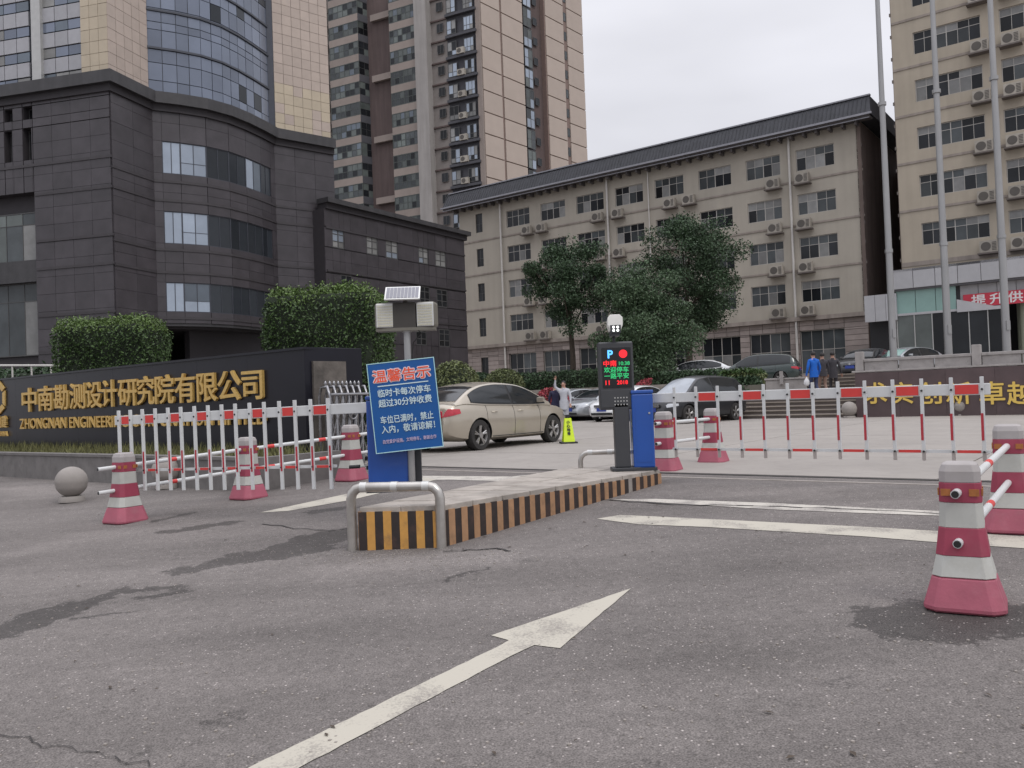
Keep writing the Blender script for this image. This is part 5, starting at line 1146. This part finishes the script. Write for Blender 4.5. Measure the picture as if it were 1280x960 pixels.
# ================================================================== CARS
def lerp_t(tab, x):
    if x <= tab[0][0]: return tab[0][1]
    for (a, b), (c_, d) in zip(tab, tab[1:]):
        if x <= c_: return b + (d - b) * (x - a) / (c_ - a)
    return tab[-1][1]
def sm_t(tab, x, w_=.1): return sum(lerp_t(tab, x + w_ * k / 3) for k in range(-3, 4)) / 7
def car_meshes(kind):
    suv = kind == 'suv'; L_ = 4.6; H = 1.68 if suv else 1.46
    belt = [(0, .62), (.03, .80), (.12, .97), (.5, 1.02), (1.1, .985), (2.6, .94), (3.35, .93), (3.9, .88), (4.3, .78), (4.5, .66), (4.58, .5), (4.6, .42)]
    wt = [(0, .60), (.06, .72), (.25, .83), (.7, .885), (2.3, .90), (3.7, .88), (4.2, .82), (4.45, .70), (4.6, .48)]
    zl = [(0, .36), (.25, .25), (.6, .2), (4.0, .19), (4.4, .22), (4.6, .30)]
    rf_ = [(.26, .96), (.55, 1.15), (.85, 1.31), (1.25, 1.425), (1.7, 1.47), (2.2, 1.46), (2.6, 1.42), (2.95, 1.31), (3.3, 1.14), (3.62, .95)] if not suv else [(.05, .95), (.2, 1.35), (.5, 1.58), (1.2, 1.67), (2.2, 1.68), (2.7, 1.60), (3.0, 1.42), (3.35, 1.18), (3.65, .97)]
    if suv: belt = [(a, b + .06 if b > .6 else b) for a, b in belt]
    B = lambda x: sm_t(belt, x, .06); Wd = lambda x: sm_t(wt, x, .08); Zl = lambda x: sm_t(zl, x); Rf = lambda x: sm_t(rf_, x, .14)
    xs = [0, .03, .08, .15, .25, .4, .6, .8, 1, 1.25, 1.5, 1.8, 2.1, 2.4, 2.7, 3, 3.25, 3.5, 3.7, 3.9, 4.1, 4.25, 4.38, 4.47, 4.54, 4.58, 4.6]
    def ringp(x):
        w_, b, z = Wd(x), B(x), Zl(x); q = [(.80, z), (.955, z + .06), (.985, z + (b - z) * .25), (1.0, z + (b - z) * .5), (.985, z + (b - z) * .74), (.955, b - .07 * (b - z) * 2), (.90, b - .022), (.62, b + .012), (.3, b + .022)]
        return [(x, w_ * k, h) for k, h in q] + [(x, -w_ * k, h) for k, h in reversed(q)]
    mb = MB(); mb.rings([ringp(x) for x in xs]); body = mb.mesh('body', ['car_beige', 'black_trim'], True, 50)
    bm = bmesh.new(); bm.from_mesh(body); bmesh.ops.recalc_face_normals(bm, faces=bm.faces); bm.to_mesh(body); bm.free()
    o = bpy.data.objects.new('tmp', body); col.objects.link(o); XR, XF, WR = .93, 3.62, .325
    cu = MB()
    for x in (XR, XF):
        for sg in (-1, 1): cu.lathe([(.375, sg * -.58), (.375, sg * -1.1)] if sg > 0 else [(.375, 1.1), (.375, .58)], 28, (x, 0, .32), axis='y', mi=1)
    cm = cu.mesh('cut', ['car_beige', 'black_trim']); bm = bmesh.new(); bm.from_mesh(cm); bmesh.ops.recalc_face_normals(bm, faces=bm.faces); bm.to_mesh(cm); bm.free()
    c_ = bpy.data.objects.new('cut', cm); col.objects.link(c_); m = o.modifiers.new('b', 'BOOLEAN'); m.operation = 'DIFFERENCE'; m.object = c_; m.solver = 'EXACT'
    dg = bpy.context.evaluated_depsgraph_get(); dg.update(); body2 = bpy.data.meshes.new_from_object(o.evaluated_get(dg)); bpy.data.objects.remove(o); bpy.data.objects.remove(c_)
    body2.set_sharp_from_angle(angle=R(38)); body2.name = 'body'
    def cab(x, v, off=0):    # v 0 at the belt, .5 where the side meets the roof, 1 on the centre line
        b = B(x) - .03; h = max(Rf(x) - b, .001); w0 = Wd(x) * .925; ins = .40 * h + .02; 
        if v <= .5:
            t = v / .5; y = w0 - ins * (t ** 1.25); z = b + h * .90 * t
            return (x, y + off, z + off * .3)
        t = (v - .5) / .5; ys = w0 - ins; y = ys * (1 - t) ; z = b + h * .90 + h * .10 * (1 - (1 - t) ** 2.2)
        return (x, y, z + off)
    X0, X1 = rf_[0][0] + .01, rf_[-1][0] - .01; n_ = 34; VS = [0, .12, .25, .38, .46, .5, .54, .62, .75, .88, 1]
    ringc = lambda x: [cab(x, v) for v in VS] + [(p[0], -p[1], p[2]) for p in [cab(x, v) for v in reversed(VS[:-1])]]
    cabm = MB().rings([ringc(X0 + (X1 - X0) * i / n_) for i in range(n_ + 1)])
    cabin = cabm.mesh('cabin', 'car_beige', True, 60)
    def patch(x0, x1, vfun, side, n1=20, off=.007, vs=5):
        mb = MB(); g = []
        for i in range(n1 + 1):
            x = x0 + (x1 - x0) * i / n1; va, vb = vfun(x); g.append([cab(x, va + (vb - va) * j / vs, off) for j in range(vs + 1)])
        V = [(p[0], p[1] * side, p[2]) for r_ in g for p in r_]; k = vs + 1
        mb.add(V, [((i * k + j), (i * k + j + 1), ((i + 1) * k + j + 1), ((i + 1) * k + j)) for i in range(n1) for j in range(vs)]); return mb
    def vwin(x):
        h = max(Rf(x) - B(x) + .03, .01); lo = min(.045 / h / .9 * .5, .46); hi = max(.5 - .04 / h * .5, lo + .001); return (min(lo, hi), hi)
    g = {}
    bx0, bx1 = (.42, 3.25) if suv else (.72, 3.36)
    g['side'] = [(patch(bx0, 2.06, vwin, s), patch(2.14, bx1, vwin, s), patch(bx0 - .02, bx1 + .03, lambda x: (max(vwin(x)[0] - .03, .01), min(vwin(x)[1] + .015, .495)), s, off=.003)) for s in (1, -1)]
    def wsv(x): return (.56, 1.0)
    g['front'] = [patch(2.86 if not suv else 2.72, 3.52, wsv, s, off=.007) for s in (1, -1)]
    g['rear'] = [patch(.40 if not suv else .1, 1.06 if not suv else .36, wsv, s, off=.007) for s in (1, -1)]
    return dict(body=body2, cabin=cabin, g=g, XR=XR, XF=XF, WR=WR, Wd=Wd, B=B, Zl=Zl, Rf=Rf, cab=cab)
def joinmb(a, b): c_ = MB(); c_.add(a.v, a.f); c_.add(b.v, b.f); return c_
CK = {}
def make_car(kind, paint, screen='car_glass', detail=True):
    key = (kind, paint, screen)
    if key in CK: return dup(CK[key])
    if kind not in CK: CK[kind] = car_meshes(kind)
    c_ = CK[kind]; t = thing('parked_car', 'x', 'car')
    def paintm(me): m2 = me.copy(); m2.materials[0] = MATS[paint]; return m2
    link('body', paintm(c_['body']), t); link('cabin', paintm(c_['cabin']), t)
    for a, b, fr_s in c_['g']['side']:
        part('window_surround', fr_s, 'black_trim', t, smooth=True); part('side_window', a, 'car_glass', t, smooth=True); part('side_window', b, 'car_glass', t, smooth=True)
    part('windscreen', joinmb(*c_['g']['front']), screen, t, smooth=True); part('rear_window', joinmb(*c_['g']['rear']), 'car_glass', t, smooth=True)
    for x in (c_['XR'], c_['XF']):
        for s in (1, -1):
            y = s * .77; r_ = c_['WR']; wh = link('wheel', None, t, (x, y, r_))
            part('tyre', MB().lathe([(r_ * .66, -.1), (r_ * .93, -.105), (r_, -.07), (r_, .07), (r_ * .93, .105), (r_ * .66, .1)], 32, axis='y', cap=False), 'tyre', wh, smooth=True)
            rim = MB(); f_ = s
            rim.lathe([(r_ * .66, .1 * -1), (r_ * .62, -.06), (r_ * .60, .05), (r_ * .66, .1)], 28, axis='y', cap=False); rim.lathe([(.06, -.09 * f_ - .02), (.06, -.09 * f_ + .02)], 12, axis='y')
            for k in range(5):
                a = 2 * math.pi * k / 5 + .3
                for da in (-.13, .13): rim.tube([(.05 * math.cos(a), -s * -.075, .05 * math.sin(a)), (r_ * .63 * math.cos(a + da), -s * -.085, r_ * .63 * math.sin(a + da))], .02, 5)
            part('rim', rim, 'rim', wh); part('brake_disc', MB().lathe([(.17, .0), (.17, .02)], 20, axis='y'), 'housing_dark', wh)
            arch = MB()
    W0, B0, Z0_ = c_['Wd'], c_['B'], c_['Zl']
    def skin(x, k):     # a point on the body side at height fraction k
        z = Z0_(x) + (B0(x) - Z0_(x)) * k; return (x, W0(x) * (1.0 if k < .6 else .985) , z)
    def sideline(pts, r_=.005, mt='black_trim', nm='door_seam'):
        for s in (1, -1): part(nm, MB().tube([(p[0], s * (p[1] + .001), p[2]) for p in pts], r_, 4), mt, t)
    for x0_ in (1.16, 2.10, 3.08):
        b0 = -.12 if x0_ < 1.5 else 0
        sideline([(x0_ + (b0 * (k - .5) * 0), W0(x0_) * f_, Z0_(x0_) + (B0(x0_) - Z0_(x0_)) * k) for k, f_ in ((.14, .975), (.25, .985), (.5, 1.0), (.74, .985), (.86, .955), (.97, .91))])
    sideline([(x, W0(x) * .975, Z0_(x) + .085) for x in (1.34, 1.8, 2.4, 3.0, 3.2)], .008)
    for x in (1.32, 2.25):
        for s in (1, -1): part('door_handle', MB().tube([(x, s * (W0(x) * .985 + .002), .80), (x + .03, s * (W0(x) * .985 + .03), .805), (x + .15, s * (W0(x) * .985 + .03), .81), (x + .18, s * (W0(x) * .985 + .002), .81)], .012, 6), paint, t, smooth=True)
    for s in (1, -1):
        y = s * (W0(3.0) * .93 + .1); mr_ = part('door_mirror', MB().rings([[(3.02, y - .1, .97), (3.02, y + .1, .96), (3.02, y + .1, 1.08), (3.02, y - .1, 1.09)], [(3.16, y - .06, .99), (3.16, y + .06, .99), (3.16, y + .06, 1.05), (3.16, y - .06, 1.05)]]), paint, t, bev=.02)
        # lamps wrap round the corners
        def wrap(xr, k0, k1, nm, mt, off=.008, rear=True):
            mb = MB(); g = []
            for i in range(9):
                x = xr[0] + (xr[1] - xr[0]) * i / 8; row = []
                tp = abs(i / 8) if rear else 1 - i / 8; za = k0 + (k1 - k0) * .42 * tp; zb = min(k1 - .012 * tp, B0(x) - .03)
                for j in range(5):
                    z = za + (zb - za) * j / 4; k = (z - Z0_(x)) / (B0(x) - Z0_(x)); yy = W0(x) * (1 - .015 * max(0, k - .5) / .24 - (.03 * max(0, k - .74) / .12)) + off; row.append((x + (-off if rear else off), s * yy, z))
                g.append(row)
            mb.add([p for r_ in g for p in r_], [(i * 5 + j, i * 5 + j + 1, (i + 1) * 5 + j + 1, (i + 1) * 5 + j) for i in range(8) for j in range(4)])
            part(nm, mb, mt, t, smooth=True)
        wrap((.03, .36), .73, .90, 'tail_lamp', 'lamp_red')
        wrap((4.12, 4.5), .58, .72, 'headlamp', 'lamp_clear', rear=False)
    # front: grille, intake, plate; rear: plate, lamps across
    part('grille', MB().box(4.535, 4.60, -.36, .36, .60, .70), 'black_trim', t, bev=.01)
    for z in (.615, .65, .685): part('grille_bar', MB().box(4.60, 4.606, -.35, .35, z - .006, z + .006), 'chrome', t)
    part('badge', MB().lathe([(.05, .0), (.05, .012)], 16, (4.606, 0, .655), axis='x'), 'chrome', t)
    part('lower_intake', MB().box(4.58, 4.612, -.50, .50, .29, .39), 'black_trim', t, bev=.015); part('number_plate', MB().box(4.606, 4.618, -.22, .22, .44, .58), 'plate_blue', t)
    part('number_plate', MB().box(-.016, -.002, -.22, .22, .68, .82), 'plate_blue', t); part('tail_lamp', MB().box(-.012, .04, .34, .62, .72, .86), 'lamp_red', t, bev=.02); part('tail_lamp', MB().box(-.012, .04, -.62, -.34, .72, .86), 'lamp_red', t, bev=.02)
    part('bumper_lip', MB().box(-.006, .06, -.5, .5, .36, .44), 'black_trim', t, bev=.01); part('aerial', MB().tube([(.95, 0, 1.27 if kind != 'suv' else 1.66), (.86, 0, 1.34 if kind != 'suv' else 1.72)], [.02, .006], 6), 'black_trim', t)
    CK[key] = t; return t
def place(t, label, P, head, z, sc=1.0):
    t.location = (P[0], P[1], z); t.rotation_euler = (0, 0, head); t['label'] = label; t['group'] = 'parked cars'; t.scale = (sc, sc, sc)
# beige saloon entering: rear right wheel touches the road here
tt = make_car('sedan', 'car_beige'); rw = Vector((-.716, 17.45, 0)); hd = RZ2; off = Vector((.93, -.83, 0)); off.rotate(Matrix.Rotation(hd, 3, 'Z')); P = rw - off
place(tt, 'champagne beige saloon standing just inside the gate behind the notice board', P, hd, .435)
def carpx(kind, paint, px, py, Yd, ang, label, z=None, sc=1.0, screen='car_glass', front=True):
    """px, py: picture point of the middle of the bumper that faces us, Yd: its distance; ang: heading of the far end, degrees left of straight ahead is positive"""
    q = atY(px, py, Yd); t = make_car(kind, paint, screen); d = R(90 + ang)
    if front: L_ = 4.6 * sc; P = (q.x + math.cos(d) * L_, q.y + math.sin(d) * L_); place(t, label, P, d + math.pi, z if z is not None else .435, sc)
    else: place(t, label, (q.x, q.y), d, z if z is not None else .435, sc)
carpx('sedan', 'car_white', 752, 520, 33.5, -38, 'white saloon facing the gate, half hidden by the display post')
carpx('sedan', 'car_silver', 711, 520, 36.5, -50, 'silver saloon parked behind the woman in pale clothes')
carpx('sedan', 'car_silver', 668, 520, 37.5, -48, 'silver saloon mostly hidden behind the beige saloon', screen='screen_reflection')
carpx('suv', 'car_black', 814, 520, 28.5, -50, 'black SUV with pale reflection painted on its windscreen behind the right barrier cabinet', screen='screen_reflection')
carpx('sedan', 'car_white', 921, 455, 45.5, 66, 'white saloon parked on the terrace beside the trees', TZ - .1, front=False)
carpx('suv', 'car_green', 1000, 455, 41.5, 64, 'dark green SUV with red tail lamp parked on the terrace above the planter', TZ - .15, .92, front=False)
carpx('sedan', 'car_black', 1062, 455, 40, -42, 'black car behind the people at the top of the steps', TZ)
carpx('sedan', 'car_silver', 1092, 445, 41, -62, 'pale silver car behind the stone balustrade at the flagpoles', TZ + .0, screen='glass_teal')  # teal puts a green reflection into the windscreen colour
# ================================================================== PEOPLE
def person(label, P, rz, H, pose, cl, hair='hair', female=False, eyes=True):
    """pose: wrist positions (left, right) and ankle positions in body space, y forward, metres at 1.7 m"""
    k = H / 1.7; V, Rd, E, T = [], [], [], []
    def v(p, r, t): V.append(Vector(p) * k); Rd.append((r if isinstance(r, tuple) else (r, r))); T.append(t); return len(V) - 1
    def e(*ids):
        for a, b in zip(ids, ids[1:]): E.append((a, b))
    top, leg = cl['top'], cl['leg']
    pel = v((0, 0, .93), (.145, .105), leg); wa = v((0, 0, 1.08), (.125 if female else .14, .10), top); ch = v((0, 0, 1.25), (.165, .115), top); sh = v((0, 0, 1.38), (.13, .085), top); nk = v((0, 0, 1.455), .055, 'skin'); hd = v((0, .012, 1.535), (.072, .082), 'skin'); h2 = v((0, .012, 1.60), (.078, .094), 'skin'); h3 = v((0, .0, 1.665), (.055, .07), 'skin')
    e(pel, wa, ch, sh, nk, hd, h2, h3)
    nose = v((0, .112, 1.575), .011, 'skin'); e(h2, nose)
    for s in (-1, 1):
        el, wr = pose['arm'][0 if s < 0 else 1]
        a = v((s * .165, 0, 1.375), .066, top); b = v(el, .05, top); c_ = v(wr, .032, top); dirv = (Vector(wr) - Vector(el)).normalized()
        hn = v(Vector(wr) + dirv * .06, (.034, .02), 'skin'); e(sh, a, b, c_, hn)
        side = dirv.cross(Vector((0, 1, 0))); side = side.normalized() if side.length > .1 else Vector((1, 0, 0))
        for f_ in range(4):
            o_ = side * (f_ - 1.5) * .018; L_ = (.065, .078, .074, .056)[f_]; p1 = v(Vector(wr) + dirv * .10 + o_, .009, 'skin'); p2 = v(Vector(wr) + dirv * (.10 + L_ * .5) + o_ + Vector((0, .008, 0)), .008, 'skin'); p3 = v(Vector(wr) + dirv * (.10 + L_) + o_ + Vector((0, .026, 0)), .007, 'skin'); e(hn, p1, p2, p3)
        th = v(Vector(wr) + dirv * .05 + side * .042 * -s, .011, 'skin'); t2 = v(Vector(wr) + dirv * .095 + side * .055 * -s + Vector((0, .012, 0)), .009, 'skin'); e(hn, th, t2)
        kn, an = pose['leg'][0 if s < 0 else 1]
        hp = v((s * .09, 0, .88), .095, leg); kk = v(kn, .062, leg); aa = v(an, .045, leg); ft = v(Vector(an) + Vector((0, -.02, -.05)), .042, 'shoe'); to = v(Vector(an) + Vector((0, .16, -.065)), .034, 'shoe'); e(pel, hp, kk, aa, ft, to)
    me = bpy.data.meshes.new('body'); me.from_pydata(V, E, []); bm = bmesh.new(); bm.from_mesh(me); ly = bm.verts.layers.skin.verify(); bm.verts.ensure_lookup_table()
    for i, vv in enumerate(bm.verts): vv[ly].radius = (Rd[i][0] * k, Rd[i][1] * k); vv[ly].use_root = (i == 0)
    bm.to_mesh(me); bm.free(); o = bpy.data.objects.new('tmp', me); col.objects.link(o); m = o.modifiers.new('s', 'SKIN'); m.use_smooth_shade = True; s2 = o.modifiers.new('u', 'SUBSURF'); s2.levels = s2.render_levels = 1
    dg = bpy.context.evaluated_depsgraph_get(); dg.update(); out_ = bpy.data.meshes.new_from_object(o.evaluated_get(dg)); bpy.data.objects.remove(o)
    mats = [top, leg, 'skin', 'shoe']; out_.materials.clear()
    for q in mats: out_.materials.append(MATS[q])
    for f_ in out_.polygons:
        c_ = f_.center; best = min(E, key=lambda ed: segd(c_, V[ed[0]], V[ed[1]])); a, b = best; ta = a if (c_ - V[a]).length < (c_ - V[b]).length else b; f_.material_index = mats.index(T[ta]); f_.use_smooth = True
    root = thing('person', label, 'person', P, rz); link('body', out_, root)
    hm = MB(); pr = []
    L_ = .22 if female else 0
    hb = MB().lathe([(.088 * k * math.cos(a), .1 * k * math.sin(a)) for a in [R(-25 + 115 * i / 8) for i in range(9)]], 18, (0, -.012 * k, 1.615 * k)); part('hair', hb, hair, root, smooth=True)
    if female: part('hair', MB().tube([(0, -.06 * k, 1.63 * k), (0, -.085 * k, 1.54 * k), (0, -.08 * k, 1.42 * k)], [.07 * k, .065 * k, .03 * k], 12), hair, root, smooth=True)
    if eyes:
        for s in (-1, 1): part('eye', MB().lathe([(.002, -.006), (.009, 0), (.002, .006)], 8, (s * .03 * k, .088 * k + .01, 1.60 * k), axis='y'), 'bolt_black', root)
        part('mouth', MB().box(-.02 * k, .02 * k, .098 * k, .106 * k, 1.537 * k, 1.545 * k), 'lamp_red' if female else 'cloth_tan', root)
        for s in (-1, 1): part('ear', MB().lathe([(.002, -.012), (.018, -.006), (.02, .004), (.002, .01)], 8, (s * .082 * k, 0, 1.585 * k), axis='x'), 'skin', root)
    # garment hem and collar
    part('jacket_hem', MB().rings([[(.165 * k * math.cos(a), .125 * k * math.sin(a), z * k) for a in [2 * math.pi * i / 18 for i in range(18)]] for z in cl.get('hem', (.84, 1.0))]), top, root, smooth=True)
    part('collar', MB().tube([(0, -.005 * k, 1.40 * k), (0, -.01 * k, 1.47 * k)], [.085 * k, .068 * k], 14), top, root, smooth=True)
    return root
def segd(p, a, b):
    d = b - a; t = max(0, min(1, (p - a).dot(d) / max(d.length_squared, 1e-9))); return (p - a - d * t).length
STAND = ((( -.09, .01, .48), (-.1, -.01, .09)), ((.09, .01, .48), (.1, .0, .09)))
WALK = (((-.09, .12, .50), (-.09, .16, .12)), ((.09, .04, .50), (.09, -.18, .14)))
q = atY(705, 529, 31.5); q = G(705, 531); yy = 27.5; q = atY(705, 500, yy)
pw_ = person('woman in pale grey clothes with her arm raised beside the beige car', (q.x, q.y, .435), R(165), 1.60, dict(arm=[((-.24, .02, 1.14), (-.25, .1, .93)), ((.30, .06, 1.50), (.26, .12, 1.72))], leg=STAND), dict(top='cloth_pale', leg='cloth_pale', hem=(.70, 1.02)), female=True)
q = atY(694, 500, 27.8); pn = person('person in navy coat turned away beside the woman in pale clothes', (q.x, q.y, .435), R(20), 1.52, dict(arm=[((-.22, .05, 1.12), (-.18, .16, .95)), ((.22, .05, 1.12), (.18, .16, .95))], leg=STAND), dict(top='cloth_navy', leg='cloth_navy', hem=(.55, 1.02)), eyes=False)
q = atY(1018, 480, 30.6); pb = person('man in bright blue jacket climbing the steps with a white bag', (q.x, q.y, 1.10), R(12), 1.74, dict(arm=[((-.25, -.02, 1.12), (-.27, .05, .88)), ((.25, .0, 1.12), (.24, .08, .9))], leg=WALK), dict(top='cloth_blue', leg='cloth_jeans', hem=(.78, 1.02)), eyes=False)
bgp = Vector((-.27, .06, .72)); bgp.rotate(Matrix.Rotation(R(12), 3, 'Z')); t = thing('plastic_bag', 'white plastic bag hanging from the hand of the man in blue', 'bag', (q.x + bgp.x, q.y + bgp.y, 1.10 + .50)); part('bag', MB().rings([[(.10 * math.cos(a) * f_, .06 * math.sin(a) * f_, z) for a in [2 * math.pi * i / 12 for i in range(12)]] for f_, z in ((.6, 0), (1.1, .06), (1.0, .18), (.35, .28), (.12, .36))]), 'plastic_bag', t, smooth=True)
q = atY(1029, 480, 31.2); person('person in grey top and tan trousers partly hidden behind the man in blue', (q.x, q.y, 1.15), R(5), 1.66, dict(arm=[((-.24, .0, 1.12), (-.25, .06, .9)), ((.24, .0, 1.12), (.25, .06, .9))], leg=WALK), dict(top='cloth_grey', leg='cloth_tan', hem=(.8, 1.02)), eyes=False)
q = atY(1042, 480, 31.6); person('person in dark grey coat climbing the steps beside the man in blue', (q.x, q.y, 1.15), R(-15), 1.70, dict(arm=[((-.25, .0, 1.12), (-.3, .06, .9)), ((.26, .0, 1.12), (.3, .04, .9))], leg=WALK), dict(top='cloth_grey', leg='cloth_grey', hem=(.7, 1.02)), eyes=False)

# ================================================================== GRIT AND LEAVES ON THE ROAD
mb = MB(); rg = random.Random(4)
for _ in range(700):
    px, py = rg.uniform(0, 1280), rg.uniform(600, 960)
    if rg.random() < .3: px, py = rg.gauss(500, 70), rg.gauss(695, 8)
    p = G(px, py); r_ = rg.uniform(.003, .009); a = rg.uniform(0, 6.3)
    mb.rings([[(p.x + r_ * math.cos(a + k * 1.57), p.y + r_ * math.sin(a + k * 1.57), gz(p.x, p.y) + z) for k in range(4)] for z in (0, r_ * .8)])
go = part('grit', mb, 'kerb_concrete', None); go['kind'] = 'stuff'; go['label'] = 'small pale grit scattered over the asphalt'
mb = MB()
for _ in range(60):
    px, py = rg.choice([(rg.uniform(560, 830), rg.uniform(606, 700)), (rg.uniform(0, 1280), rg.uniform(610, 950))]); p = G(px, py); r_ = rg.uniform(.012, .028); a = rg.uniform(0, 6.3)
    mb.add([(p.x + r_ * math.cos(a), p.y + r_ * math.sin(a), gz(p.x, p.y) + .008), (p.x - r_ * .4 * math.sin(a), p.y + r_ * .4 * math.cos(a), gz(p.x, p.y) + .012), (p.x - r_ * math.cos(a), p.y - r_ * math.sin(a), gz(p.x, p.y) + .007), (p.x + r_ * .4 * math.sin(a), p.y - r_ * .4 * math.cos(a), gz(p.x, p.y) + .01)], [(0, 1, 2, 3)])
go = part('fallen_leaves', mb, 'bark', None); go['kind'] = 'stuff'; go['label'] = 'small dry brown leaves lying on the asphalt'
